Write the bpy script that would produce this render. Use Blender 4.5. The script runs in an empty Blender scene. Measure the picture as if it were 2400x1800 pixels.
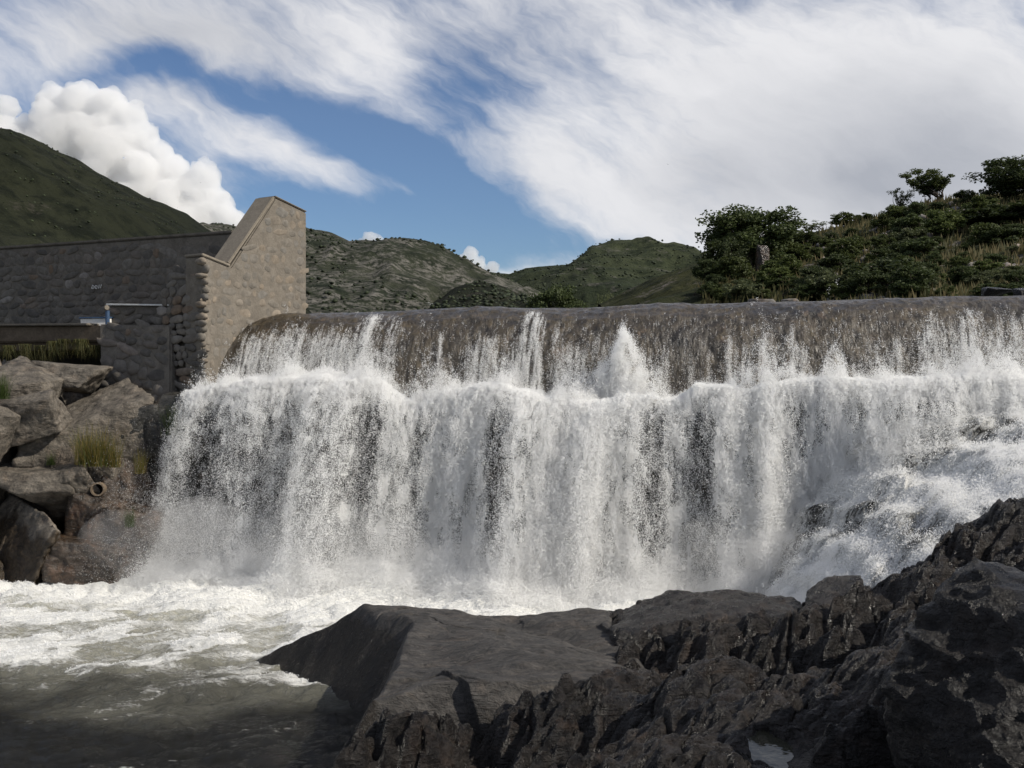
import bpy, bmesh, math, random
import numpy as np
from mathutils import Vector, Matrix, noise as mnoise

# ------------------------------------------------------------------ camera, sky, sun, exposure
SC = bpy.context.scene
COL = SC.collection
F, CX, HY, EYE = 2460.0, 1200.0, 840.0, 4.0     # focal length / horizon of the photograph, eye height over the pool

cam = bpy.data.cameras.new("camera"); camo = bpy.data.objects.new("camera", cam); COL.objects.link(camo)
camo.location = (0, 0, EYE); camo.rotation_euler = (math.pi / 2, 0, 0)
cam.sensor_width = 36.0; cam.lens = 36.0 * F / 2400.0
cam.shift_y = -(900.0 - HY) / 2400.0
cam.clip_start = 0.1; cam.clip_end = 20000
SC.camera = camo

SUN_EL, SUN_AZ = math.radians(38), math.radians(111)      # azimuth clockwise from +y (view direction): from the right, a little behind
sun_dir = Vector((math.sin(SUN_AZ) * math.cos(SUN_EL), math.cos(SUN_AZ) * math.cos(SUN_EL), math.sin(SUN_EL)))
sl = bpy.data.lights.new("sun", 'SUN'); sl.energy = 5.0; sl.angle = math.radians(0.53); sl.color = (1.0, 0.93, 0.82)
so = bpy.data.objects.new("sun", sl); COL.objects.link(so); so.location = (30, -20, 40)
so.rotation_euler = sun_dir.to_track_quat('Z', 'Y').to_euler()

SC.view_settings.view_transform = 'Standard'; SC.view_settings.look = 'None'
SC.view_settings.gamma = 1.0; SC.view_settings.use_curve_mapping = False
SC.view_settings.exposure = 0.0
SC.cycles.diffuse_bounces = 3; SC.cycles.max_bounces = 6; SC.cycles.transparent_max_bounces = 8
SC.cycles.sample_clamp_indirect = 6.0; SC.cycles.volume_bounces = 8; SC.cycles.max_bounces = 10

# ------------------------------------------------------------------ node helper
class NT:
    def __init__(s, tree): s.t = tree; s.n = tree.nodes; s.l = tree.links
    def node(s, typ, **kw):
        n = s.n.new(typ)
        for k, v in kw.items(): setattr(n, k, v)
        return n
    def put(s, sock, v):
        if isinstance(v, bpy.types.NodeSocket): s.l.new(v, sock)
        elif v is not None:
            try: sock.default_value = v
            except Exception:
                sock.default_value = (*v, 1.0)
    def math(s, op, a, b=None, c=None, clamp=False):
        n = s.node('ShaderNodeMath', operation=op, use_clamp=clamp)
        for i, v in enumerate((a, b, c)):
            if v is not None: s.put(n.inputs[i], v)
        return n.outputs[0]
    def vec(s, op, a, b=None):
        n = s.node('ShaderNodeVectorMath', operation=op)
        s.put(n.inputs[0], a)
        if b is not None:
            s.put(n.inputs['Scale'] if op == 'SCALE' else n.inputs[1], b)
        return n.outputs['Value'] if op in ('LENGTH', 'DOT_PRODUCT', 'DISTANCE') else n.outputs['Vector']
    def noise(s, vec=None, scale=1.0, detail=4.0, rough=0.55, dist=0.0, color=False, typ='FBM'):
        n = s.node('ShaderNodeTexNoise'); n.noise_type = typ
        if vec is not None: s.put(n.inputs['Vector'], vec)
        n.inputs['Scale'].default_value = scale; n.inputs['Detail'].default_value = detail
        n.inputs['Roughness'].default_value = rough; n.inputs['Distortion'].default_value = dist
        return n.outputs['Color'] if color else n.outputs['Fac']
    def voronoi(s, vec=None, scale=1.0, feature='F1', out='Distance'):
        n = s.node('ShaderNodeTexVoronoi'); n.feature = feature
        if vec is not None: s.put(n.inputs['Vector'], vec)
        n.inputs['Scale'].default_value = scale
        return n.outputs[out]
    def ramp(s, fac, stops, interp='LINEAR'):
        n = s.node('ShaderNodeValToRGB'); cr = n.color_ramp; cr.interpolation = interp
        while len(cr.elements) < len(stops): cr.elements.new(0.5)
        for e, (p, c) in zip(cr.elements, stops):
            e.position = p; e.color = (*c, 1.0) if len(c) == 3 else c
        s.put(n.inputs[0], fac); return n.outputs[0]
    def remap(s, v, a, b, c=0.0, d=1.0, smooth=False):
        n = s.node('ShaderNodeMapRange'); n.clamp = True
        if smooth: n.interpolation_type = 'SMOOTHSTEP'
        s.put(n.inputs[0], v)
        for i, x in enumerate((a, b, c, d)): s.put(n.inputs[i + 1], x)
        return n.outputs[0]
    def mix(s, fac, a, b, blend='MIX'):
        n = s.node('ShaderNodeMix', data_type='RGBA', blend_type=blend)
        s.put(n.inputs[0], fac); s.put(n.inputs[6], a); s.put(n.inputs[7], b); return n.outputs[2]
    def attr(s, name, out='Fac'):
        n = s.node('ShaderNodeAttribute', attribute_name=name); return n.outputs[out]
    def bump(s, h, strength=0.5, dist=0.05, normal=None):
        n = s.node('ShaderNodeBump'); n.inputs['Strength'].default_value = strength; n.inputs['Distance'].default_value = dist
        s.put(n.inputs['Height'], h)
        if normal is not None: s.put(n.inputs['Normal'], normal)
        return n.outputs[0]

def new_mat(name):
    m = bpy.data.materials.new(name); m.use_nodes = True
    nt = NT(m.node_tree); nt.n.clear()
    out = nt.node('ShaderNodeOutputMaterial'); p = nt.node('ShaderNodeBsdfPrincipled')
    nt.l.new(p.outputs[0], out.inputs[0])
    return m, nt, p, out

def pos(nt, sc=(1, 1, 1), obj=False):
    if obj: v = nt.node('ShaderNodeTexCoord').outputs['Object']
    else: v = nt.node('ShaderNodeNewGeometry').outputs['Position']
    return nt.vec('MULTIPLY', v, sc) if sc != (1, 1, 1) else v

# ------------------------------------------------------------------ sky: Nishita with layered cirrus
def azel(px, py):
    x = (px - CX) / F; z = (HY - py) / F
    return math.atan2(x, 1.0), math.atan2(z, math.hypot(x, 1.0))

world = bpy.data.worlds.new("World"); SC.world = world; world.use_nodes = True
world.cycles.sampling_method = 'MANUAL'; world.cycles.sample_map_resolution = 256
wt = NT(world.node_tree); wt.n.clear()
wout = wt.node('ShaderNodeOutputWorld')
sky = wt.node('ShaderNodeTexSky', sky_type='NISHITA'); sky.sun_disc = False
sky.sun_elevation = SUN_EL; sky.sun_rotation = SUN_AZ; sky.altitude = 800; sky.air_density = 1.0; sky.dust_density = 0.4; sky.ozone_density = 2.0
D = wt.node('ShaderNodeTexCoord').outputs['Generated']
sep = wt.node('ShaderNodeSeparateXYZ'); wt.l.new(D, sep.inputs[0])
AZ = wt.math('ARCTAN2', sep.outputs[0], sep.outputs[1])
EL = wt.math('ARCSINE', sep.outputs[2])
cmb = wt.node('ShaderNodeCombineXYZ'); wt.put(cmb.inputs[0], AZ); wt.put(cmb.inputs[1], EL)
AE = cmb.outputs[0]
# two scales of warping give the feathered edges
w1 = wt.vec('SCALE', wt.vec('SUBTRACT', wt.noise(wt.vec('MULTIPLY', AE, (3.0, 5.0, 1)), 1.0, 3, 0.55, 0.0, True), (0.5, 0.5, 0.5)), 0.07)
w2 = wt.vec('SCALE', wt.vec('SUBTRACT', wt.noise(wt.vec('MULTIPLY', AE, (16.0, 34.0, 1)), 1.0, 3, 0.62, 0.0, True), (0.5, 0.5, 0.5)), 0.022)
Q = wt.vec('MULTIPLY', wt.vec('ADD', AE, wt.vec('ADD', w1, w2)), (1, 1, 0))

def stroke(a, b, w, amp, add=None):
    """soft streak of cloud (or of open sky) between two directions, given as photo positions"""
    A = azel(*a); B = azel(*b); w = w / F * 2.1
    dx, dy = B[0] - A[0], B[1] - A[1]; L = math.hypot(dx, dy)
    mp = wt.node('ShaderNodeMapping', vector_type='TEXTURE'); wt.put(mp.inputs['Vector'], Q)
    mp.inputs['Location'].default_value = ((A[0] + B[0]) / 2, (A[1] + B[1]) / 2, 0); mp.inputs['Rotation'].default_value = (0, 0, math.atan2(dy, dx))
    mp.inputs['Scale'].default_value = (L / 2 + w * 0.75, w, 1)
    g = wt.node('ShaderNodeTexGradient', gradient_type='SPHERICAL'); wt.l.new(mp.outputs[0], g.inputs[0])
    return wt.math('MULTIPLY_ADD', g.outputs['Fac'], amp * 1.35, 0.0 if add is None else add)

cl_n = wt.noise(wt.vec('MULTIPLY', wt.vec('ADD', AE, w1), (2.2, 4.4, 1)), 1.0, 4, 0.6, 0.0)
# streaky fibre noise, fibres running down to the right as in the photograph
rot = wt.node('ShaderNodeVectorRotate', rotation_type='Z_AXIS'); wt.put(rot.inputs['Vector'], wt.vec('ADD', AE, wt.vec('ADD', w1, wt.vec('SCALE', w2, 1.2)))); rot.inputs['Angle'].default_value = 0.55
fib = wt.noise(wt.vec('MULTIPLY', rot.outputs[0], (6.0, 21.0, 1)), 1.0, 6, 0.6, 0.0)
dens = wt.math('ADD', wt.math('MULTIPLY', wt.math('SUBTRACT', cl_n, 0.5), 0.9), 0.50)
dens = wt.math('ADD', dens, wt.math('MULTIPLY', wt.math('SUBTRACT', fib, 0.5), 1.35))
fib2 = wt.noise(wt.vec('MULTIPLY', rot.outputs[0], (22.0, 64.0, 1)), 1.0, 4, 0.6, 0.0)
dens = wt.math('ADD', dens, wt.math('MULTIPLY', wt.math('SUBTRACT', fib2, 0.5), 0.75))
STROKES = [
    # blue openings
    ((130, 205), (450, 150), 30, -0.62), ((330, 150), (660, 240), 36, -0.62), ((540, 215), (920, 365), 44, -0.75), ((780, 325), (1210, 490), 62, -0.72),
    ((900, 420), (1220, 520), 62, -0.42), ((700, 490), (1260, 545), 52, -0.72), ((1120, 590), (1520, 572), 24, -0.5), ((620, 560), (1000, 560), 40, -0.3),
    ((1020, 180), (1200, 230), 62, -0.42), ((960, 130), (1080, 310), 52, -0.22), ((560, 420), (760, 520), 36, -0.42), ((540, 540), (680, 640), 50, -0.35),
    ((1540, 590), (1700, 660), 24, -0.55), ((1130, 90), (1420, 160), 50, -0.2), ((300, 300), (500, 310), 36, -0.28), ((1000, 260), (1240, 330), 30, -0.2),
    # white plumes
    ((650, 650), (1750, 640), 55, 0.3),
    ((-100, 40), (2500, 40), 130, 0.22), ((1300, 300), (2500, 300), 150, 0.25), ((0, 120), (500, 90), 60, 0.1),
    ((330, 250), (650, 350), 42, 0.34), ((560, 330), (820, 430), 38, 0.40), ((740, 420), (1140, 468), 26, 0.80), ((1120, 310), (1330, 430), 60, 0.30),
    ((960, 310), (1180, 400), 20, 0.26), ((1280, 430), (1640, 530), 60, 0.45), ((1450, 350), (2400, 70), 150, 0.45), ((1650, 500), (2450, 430), 130, 0.5),
    ((100, 50), (760, 120), 90, 0.30), ((760, 50), (1040, 210), 70, 0.22), ((-50, 180), (330, 60), 50, 0.25), ((1950, 350), (2550, 300), 130, 0.45),
]
for a, b, w, amp in STROKES: dens = stroke(a, b, w, amp, dens)
dens = wt.remap(dens, -0.05, 1.28, 0.0, 1.0, True)
# thick, shaded part of the cloud deck
shade = stroke((1750, 410), (2400, 400), 130, 0.56); shade = stroke((1950, 450), (2500, 440), 100, 0.16, shade)
shade = wt.math('ADD', shade, stroke((1500, 420), (1850, 430), 55, 0.3))
shade = stroke((50, 50), (700, 110), 90, 0.5, shade); shade = stroke((1000, 60), (1350, 130), 60, 0.3, shade)
shade = wt.math('ADD', shade, wt.math('MULTIPLY', wt.remap(cl_n, 0.42, 0.75), 0.3)); shade = wt.math('ADD', shade, wt.math('MULTIPLY', wt.math('SUBTRACT', 0.5, fib), 0.7), clamp=True)
ccol = wt.mix(wt.math('MINIMUM', shade, 1.0), (0.83, 0.83, 0.85, 1), (0.43, 0.45, 0.50, 1))
skyb = wt.vec('MULTIPLY', sky.outputs[0], (0.052, 0.066, 0.083))
cfac = wt.math('MULTIPLY_ADD', dens, 0.92, 0.05)
scol = wt.mix(cfac, skyb, ccol)
bg = wt.node('ShaderNodeBackground'); wt.put(bg.inputs[0], scol); bg.inputs[1].default_value = 1.0
wt.l.new(bg.outputs[0], wout.inputs[0])

# ------------------------------------------------------------------ numpy noise
RNG = np.random.default_rng(7)
_T = RNG.random((64, 64, 64)).astype(np.float32)
def vnoise(x, y, z=0.0):
    x, y, z = np.broadcast_arrays(np.asarray(x, np.float64), np.asarray(y, np.float64), np.asarray(z, np.float64))
    xi, yi, zi = np.floor(x).astype(np.int64), np.floor(y).astype(np.int64), np.floor(z).astype(np.int64)
    fx, fy, fz = (x - xi).astype(np.float32), (y - yi).astype(np.float32), (z - zi).astype(np.float32)
    fx = fx * fx * (3 - 2 * fx); fy = fy * fy * (3 - 2 * fy); fz = fz * fz * (3 - 2 * fz)
    x0, y0, z0 = xi & 63, yi & 63, zi & 63; x1, y1, z1 = (xi + 1) & 63, (yi + 1) & 63, (zi + 1) & 63
    a = _T[x0, y0, z0] * (1 - fx) + _T[x1, y0, z0] * fx; b = _T[x0, y1, z0] * (1 - fx) + _T[x1, y1, z0] * fx
    c = _T[x0, y0, z1] * (1 - fx) + _T[x1, y0, z1] * fx; d = _T[x0, y1, z1] * (1 - fx) + _T[x1, y1, z1] * fx
    return (a * (1 - fy) + b * fy) * (1 - fz) + (c * (1 - fy) + d * fy) * fz     # 0..1
def fbm(x, y, z=0.0, oct=4, lac=2.03, gain=0.5):
    s = 0; a = 1; t = 0; f = 1.0
    for i in range(oct):
        s = s + a * vnoise(np.asarray(x) * f + 17.3 * i, np.asarray(y) * f + 5.1 * i, np.asarray(z) * f + 9.7 * i); t += a; a *= gain; f *= lac
    return s / t * 2 - 1                                                          # -1..1
def ridged(x, y, z=0.0, oct=4):
    s = 0; a = 1; t = 0; f = 1.0
    for i in range(oct):
        s = s + a * (1 - np.abs(2 * vnoise(np.asarray(x) * f + 31.3 * i, np.asarray(y) * f + 7.1 * i, np.asarray(z) * f + 3.3 * i) - 1)); t += a; a *= 0.5; f *= 2.05
    return s / t                                                                  # 0..1
def billow(x, y, z=0.0, oct=3):
    return 1 - ridged(x, y, z, oct)
def _h(i, j, k):
    n = (i * 374761393 + j * 668265263 + k * 2147483647 * 3) & 0xffffffff
    n = ((n ^ (n >> 13)) * 1274126177) & 0xffffffff
    return ((n ^ (n >> 16)) & 0xffff) / 65535.0
def facets(x, y, seed=0):
    """cell id noise: every cell a plane of its own tilt; returns (height, edge distance)"""
    xi, yi = np.floor(x).astype(np.int64), np.floor(y).astype(np.int64)
    best = np.full(x.shape, 9.0); sec = np.full(x.shape, 9.0); val = np.zeros(x.shape)
    for dx in (-1, 0, 1):
        for dy in (-1, 0, 1):
            ci, cj = xi + dx, yi + dy
            px = ci + _h(ci, cj, seed + 1); py = cj + _h(ci, cj, seed + 2)
            d = np.hypot(x - px, y - py)
            v = (_h(ci, cj, seed + 3) - 0.5) + (x - px) * (_h(ci, cj, seed + 4) - 0.5) * 2.0 + (y - py) * (_h(ci, cj, seed + 5) - 0.5) * 2.0
            m = d < best
            sec = np.where(m, best, np.minimum(sec, d)); val = np.where(m, v, val); best = np.where(m, d, best)
    return val, sec - best
def blocks(x, y, seed=0, slope=1.4):
    """continuous broken-rock relief: the upper envelope of tilted flat topped blocks, one to a cell"""
    xi, yi = np.floor(x).astype(np.int64), np.floor(y).astype(np.int64); best = np.zeros(x.shape)
    for dx in (-1, 0, 1):
        for dy in (-1, 0, 1):
            ci, cj = xi + dx, yi + dy
            ex = x - ci - _h(ci, cj, seed + 1); ey = y - cj - _h(ci, cj, seed + 2)
            th = _h(ci, cj, seed + 6) * 3.1416; c, s_ = np.cos(th), np.sin(th); px = ex * c + ey * s_; py = ey * c - ex * s_
            side = np.maximum(np.maximum(np.abs(px) * (0.8 + 0.9 * _h(ci, cj, seed + 7)), np.abs(py) * (0.8 + 0.9 * _h(ci, cj, seed + 8))), np.abs(px + py) * 0.75) - 0.28
            v = (_h(ci, cj, seed + 3) - 0.5) + ex * (_h(ci, cj, seed + 4) - 0.5) * 1.3 + ey * (_h(ci, cj, seed + 5) - 0.5) * 1.3 - slope * np.maximum(side, 0) * (0.7 + _h(ci, cj, seed + 9))
            best = best + np.exp(16.0 * v)
    return np.log(best) / 16.0 - 0.1
def worley_edge(x, y, seed=0):
    return facets(x, y, seed)[1]
def sstep(a, b, x):
    t = np.clip((x - a) / (b - a), 0, 1); return t * t * (3 - 2 * t)

# ------------------------------------------------------------------ geometry helpers
def px_of(x, y): return CX + F * x / y
def P(px, py, d): return np.array(((px - CX) / F * d, d, EYE + (HY - py) / F * d))
def Pz(px, py, z):
    d = F * (EYE - z) / (py - HY); return P(px, py, d)
def tps(pts):
    pts = np.array(pts, float); n = len(pts); X = pts[:, :2]
    r = np.hypot(X[:, None, 0] - X[None, :, 0], X[:, None, 1] - X[None, :, 1])
    K = np.where(r > 0, r * r * np.log(r + 1e-12), 0) + np.eye(n) * 0.05
    Pm = np.hstack([np.ones((n, 1)), X]); A = np.zeros((n + 3, n + 3)); A[:n, :n] = K; A[:n, n:] = Pm; A[n:, :n] = Pm.T
    w = np.linalg.solve(A, np.concatenate([pts[:, 2], np.zeros(3)]))
    def f(x, y):
        s = w[n] + w[n + 1] * x + w[n + 2] * y
        for i in range(n):
            rr = (x - X[i, 0]) ** 2 + (y - X[i, 1]) ** 2
            s = s + w[i] * 0.5 * rr * np.log(rr + 1e-12)
        return s
    return f

def obj_from(name, V, Fc, mat=None, parent=None, smooth=True, attrs=None):
    V = np.asarray(V, np.float32).reshape(-1, 3); Fc = np.asarray(Fc, np.int32)
    me = bpy.data.meshes.new(name); k = Fc.shape[1]
    me.vertices.add(len(V)); me.vertices.foreach_set('co', V.ravel())
    me.loops.add(Fc.size); me.loops.foreach_set('vertex_index', Fc.ravel())
    me.polygons.add(len(Fc)); me.polygons.foreach_set('loop_start', np.arange(0, Fc.size, k, dtype=np.int32))
    try: me.polygons.foreach_set('loop_total', np.full(len(Fc), k, np.int32))
    except Exception: pass
    for an, av in (attrs or {}).items():
        av = np.asarray(av, np.float32)
        if av.ndim == 1:
            a = me.attributes.new(an, 'FLOAT', 'POINT'); a.data.foreach_set('value', av)
        else:
            a = me.attributes.new(an, 'FLOAT_VECTOR', 'POINT'); a.data.foreach_set('vector', av.ravel())
    me.update(calc_edges=True); me.validate()
    if smooth: me.polygons.foreach_set('use_smooth', np.ones(len(me.polygons), bool))
    if mat is not None: me.materials.append(mat)
    o = bpy.data.objects.new(name, me); COL.objects.link(o)
    if parent is not None: o.parent = parent
    return o
def grid_faces(nx, ny, mask=None):
    i = np.arange(nx * ny).reshape(ny, nx)
    f = np.stack([i[:-1, :-1], i[:-1, 1:], i[1:, 1:], i[1:, :-1]], -1).reshape(-1, 4)
    if mask is not None:
        keep = mask.ravel()[f].any(1); f = f[keep]
    return f
def compact(V, Fc, attrs=None):
    used = np.unique(Fc); m = np.full(len(V), -1); m[used] = np.arange(len(used))
    return V[used], m[Fc], {k: v[used] for k, v in (attrs or {}).items()}
def empty(name, loc=(0, 0, 0)):
    o = bpy.data.objects.new(name, None); o.empty_display_size = 0.2; COL.objects.link(o); o.location = loc; return o
def tag(o, label=None, cat=None, group=None, kind=None):
    if label: o['label'] = label
    if cat: o['category'] = cat
    if group: o['group'] = group
    if kind: o['kind'] = kind
    return o
def to_parent(o, parent):
    o.parent = parent; o.matrix_parent_inverse = Matrix.Translation(-Vector(parent.location)); return o

_PT = None
def points_obj(name, pts, rad, mat, parent=None):
    """a cloud of drops: vertices with a radius, drawn as spheres"""
    global _PT
    me = bpy.data.meshes.new(name); me.vertices.add(len(pts)); me.vertices.foreach_set('co', np.asarray(pts, np.float32).ravel())
    a = me.attributes.new('drop_radius', 'FLOAT', 'POINT'); a.data.foreach_set('value', np.asarray(rad, np.float32))
    me.materials.append(mat)
    o = bpy.data.objects.new(name, me); COL.objects.link(o)
    g = bpy.data.node_groups.new(name + '_nodes', 'GeometryNodeTree')
    g.interface.new_socket('Geometry', in_out='INPUT', socket_type='NodeSocketGeometry')
    g.interface.new_socket('Geometry', in_out='OUTPUT', socket_type='NodeSocketGeometry')
    gi = g.nodes.new('NodeGroupInput'); go = g.nodes.new('NodeGroupOutput')
    mp = g.nodes.new('GeometryNodeMeshToPoints'); na = g.nodes.new('GeometryNodeInputNamedAttribute'); na.data_type = 'FLOAT'
    na.inputs['Name'].default_value = 'drop_radius'
    sm = g.nodes.new('GeometryNodeSetMaterial'); sm.inputs['Material'].default_value = mat
    g.links.new(gi.outputs[0], mp.inputs['Mesh']); g.links.new(na.outputs[0], mp.inputs['Radius'])
    g.links.new(mp.outputs[0], sm.inputs[0]); g.links.new(sm.outputs[0], go.inputs[0])
    md = o.modifiers.new('drops', 'NODES'); md.node_group = g
    if parent is not None: o.parent = parent
    return o

# ------------------------------------------------------------------ materials
def rock_mat(name, c1, c2, vein, scale=1.0, rough=(0.45, 0.75), wet_z=None, bump=0.6, strike=(1, 1, 1), spec=0.4, brown=0.7):
    m, nt, p, out = new_mat(name)
    v = pos(nt, strike)
    n1 = nt.noise(v, 1.1 * scale, 8, 0.62, 0.6)
    n2 = nt.noise(v, 7.0 * scale, 8, 0.68, 0.3)
    n3 = nt.noise(v, 30.0 * scale, 5, 0.7)
    st = nt.noise(nt.vec('MULTIPLY', v, (3.0, 14.0, 20.0)), 1.2 * scale, 5, 0.6, 0.8)
    base = nt.mix(nt.remap(n1, 0.36, 0.66), (*c1, 1), (*c2, 1))
    base = nt.mix(nt.math('MULTIPLY', nt.remap(st, 0.45, 0.75), 0.6), base, (c2[0] * 1.35, c2[1] * 1.3, c2[2] * 1.25, 1))
    base = nt.mix(nt.remap(nt.noise(v, 2.3 * scale, 5, 0.6, 0.9), 0.54, 0.66, 0.0, brown), base, (c2[0] * 1.5, c2[1] * 1.18, c2[2] * 0.95, 1))
    vn = nt.math('ABSOLUTE', nt.math('SUBTRACT', nt.noise(v, 0.7 * scale, 3, 0.5, 1.3), 0.5))
    base = nt.mix(nt.math('MULTIPLY', nt.remap(vn, 0.0, 0.012, 1.0, 0.0), nt.remap(n1, 0.45, 0.7, 0.0, 0.5)), base, (*vein, 1))
    speck = nt.remap(n2, 0.35, 0.7, 0.45, 1.6)
    base = nt.vec('SCALE', base, speck)
    base = nt.vec('SCALE', base, nt.remap(n3, 0.3, 0.7, 0.75, 1.25))
    r = nt.remap(n2, 0.3, 0.7, rough[0], rough[1])
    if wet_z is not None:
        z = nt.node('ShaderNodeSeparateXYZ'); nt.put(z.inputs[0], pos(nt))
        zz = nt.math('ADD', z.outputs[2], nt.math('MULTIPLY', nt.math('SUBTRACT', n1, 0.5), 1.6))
        wet = nt.math('MAXIMUM', nt.remap(zz, wet_z - 0.12, wet_z + 0.12, 1.0, 0.0, True), nt.attr('wet'))  # damp near the water line, plus the slab's painted left-face shade from the attribute
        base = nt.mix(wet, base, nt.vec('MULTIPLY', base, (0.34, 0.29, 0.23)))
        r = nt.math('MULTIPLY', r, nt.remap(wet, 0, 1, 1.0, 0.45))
    nt.put(p.inputs['Base Color'], base); nt.put(p.inputs['Roughness'], r); p.inputs['Specular IOR Level'].default_value = spec
    hh = nt.math('ADD', nt.math('MULTIPLY', n2, 0.6), nt.math('ADD', nt.math('MULTIPLY', n3, 0.2), nt.math('MULTIPLY', st, 0.35)))
    nt.put(p.inputs['Normal'], nt.bump(hh, bump, 0.06))
    return m

M = {}
M['rock_dark'] = rock_mat('dark_gneiss', (0.009, 0.0080, 0.0072), (0.033, 0.028, 0.0245), (0.12, 0.085, 0.06), 1.0, (0.10, 0.52), None, 2.6, (1.2, 1.0, 1.4), 0.5, 0.5)
M['rock_block'] = rock_mat('black_block_rock', (0.011, 0.0098, 0.009), (0.021, 0.0185, 0.0165), (0.05, 0.04, 0.03), 1.0, (0.18, 0.5), None, 2.4, (1.2, 1.0, 1.4), 0.4, 0.4)
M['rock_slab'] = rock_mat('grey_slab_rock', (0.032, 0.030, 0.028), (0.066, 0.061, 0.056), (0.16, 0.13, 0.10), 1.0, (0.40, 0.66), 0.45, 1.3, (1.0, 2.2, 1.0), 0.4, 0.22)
M['rock_left'] = rock_mat('tan_granite', (0.075, 0.065, 0.053), (0.140, 0.124, 0.103), (0.05, 0.042, 0.034), 0.8, (0.6, 0.85), 0.95, 1.3, (1, 1, 1), 0.3, 0.2)
M['rock_brown'] = rock_mat('wet_brown_rock', (0.016, 0.012, 0.009), (0.058, 0.040, 0.026), (0.12, 0.07, 0.035), 1.3, (0.16, 0.42), None, 1.0, (1, 1, 1), 0.6)
M['rock_pale'] = rock_mat('pale_hill_rock', (0.10, 0.093, 0.085), (0.21, 0.195, 0.18), (0.07, 0.06, 0.055), 0.6, (0.7, 0.9), None, 0.5)
M['bed'] = rock_mat('wet_black_bed_rock', (0.018, 0.018, 0.017), (0.045, 0.043, 0.038), (0.07, 0.06, 0.04), 1.0, (0.2, 0.4), None, 0.9)

def dam_mat():
    m, nt, p, out = new_mat('wet_algae_masonry')
    v = pos(nt)
    n1 = nt.noise(v, 0.9, 6, 0.6, 0.5); n2 = nt.noise(v, 6.0, 7, 0.68, 0.3); n3 = nt.noise(nt.vec('MULTIPLY', v, (14, 5, 3.0)), 1.0, 6, 0.6, 0.3)
    c = nt.ramp(n1, [(0.30, (0.016, 0.0112, 0.006)), (0.5, (0.040, 0.0285, 0.0145)), (0.7, (0.062, 0.047, 0.027))])
    c = nt.mix(nt.remap(n2, 0.52, 0.72, 0, 0.7), c, (0.064, 0.047, 0.018, 1))
    c = nt.mix(nt.remap(nt.noise(v, 2.7, 3, 0.5), 0.64, 0.70, 0, 0.6), c, (0.11, 0.072, 0.042, 1))
    c = nt.vec('SCALE', c, nt.remap(n3, 0.3, 0.7, 0.5, 1.5)); c = nt.vec('SCALE', c, nt.remap(nt.noise(v, 3.0, 5, 0.65, 0.6), 0.35, 0.65, 0.55, 1.45))
    nt.put(p.inputs['Base Color'], c); nt.put(p.inputs['Roughness'], nt.remap(n2, 0.3, 0.7, 0.22, 0.5))
    p.inputs['Specular IOR Level'].default_value = 0.6
    p.inputs['Coat Weight'].default_value = 0.2; p.inputs['Coat Roughness'].default_value = 0.2
    h = nt.math('ADD', n2, nt.math('MULTIPLY', n3, 0.7))
    b = nt.bump(h, 0.9, 0.07); nt.put(p.inputs['Normal'], b); nt.put(p.inputs['Coat Normal'], nt.bump(n3, 0.6, 0.06))
    return m
M['dam'] = dam_mat()

def simple_mat(name, c1, c2, scale=4.0, rough=0.8, bump=0.3, dist=0.02, spec=0.3):
    m, nt, p, out = new_mat(name); v = pos(nt)
    n = nt.noise(v, scale, 7, 0.65, 0.3)
    c = nt.mix(nt.remap(n, 0.35, 0.65), (*c1, 1), (*c2, 1))
    c = nt.vec('SCALE', c, nt.remap(nt.noise(v, scale * 9, 4, 0.6), 0.3, 0.7, 0.8, 1.2))
    nt.put(p.inputs['Base Color'], c); p.inputs['Roughness'].default_value = rough; p.inputs['Specular IOR Level'].default_value = spec
    nt.put(p.inputs['Normal'], nt.bump(n, bump, dist)); return m
M['mortar'] = simple_mat('grey_mortar', (0.125, 0.109, 0.089), (0.18, 0.158, 0.129), 5.0, 0.9, 0.6, 0.03)
M['mortar_dark'] = simple_mat('weathered_mortar', (0.105, 0.092, 0.076), (0.17, 0.15, 0.124), 5.0, 0.9, 0.6, 0.03)
M['concrete'] = simple_mat('smooth_render_coping', (0.17, 0.147, 0.116), (0.22, 0.192, 0.153), 3.0, 0.85, 0.25)
M['brown_concrete'] = simple_mat('stained_concrete', (0.085, 0.062, 0.042), (0.15, 0.115, 0.08), 2.5, 0.85, 0.4)
M['white_paint'] = simple_mat('white_paint', (0.62, 0.60, 0.56), (0.74, 0.73, 0.70), 6.0, 0.6, 0.1)
M['blue_paint'] = simple_mat('blue_paint', (0.03, 0.06, 0.12), (0.06, 0.10, 0.17), 6.0, 0.5, 0.1)
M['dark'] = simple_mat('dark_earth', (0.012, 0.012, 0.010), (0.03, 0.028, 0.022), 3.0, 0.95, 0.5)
M['bird'] = simple_mat('dark_feathers', (0.02, 0.02, 0.02), (0.03, 0.03, 0.03), 5.0, 0.8, 0.0)

def stone_mat(name, stops, scale=8.0):
    m, nt, p, out = new_mat(name)
    r = nt.node('ShaderNodeObjectInfo').outputs['Random']
    c = nt.ramp(r, stops, 'LINEAR'); v = pos(nt)
    n = nt.noise(v, scale, 6, 0.65, 0.3)
    c = nt.vec('SCALE', c, nt.remap(n, 0.3, 0.7, 0.7, 1.3))
    nt.put(p.inputs['Base Color'], c); p.inputs['Roughness'].default_value = 0.85; p.inputs['Specular IOR Level'].default_value = 0.25
    nt.put(p.inputs['Normal'], nt.bump(n, 0.5, 0.03)); return m
M['stone_pier'] = stone_mat('river_cobble', [(0.0, (0.125, 0.113, 0.096)), (0.3, (0.155, 0.138, 0.115)), (0.55, (0.14, 0.13, 0.115)), (0.75, (0.175, 0.15, 0.12)), (0.93, (0.185, 0.152, 0.115)), (1.0, (0.235, 0.20, 0.16))])
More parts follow.
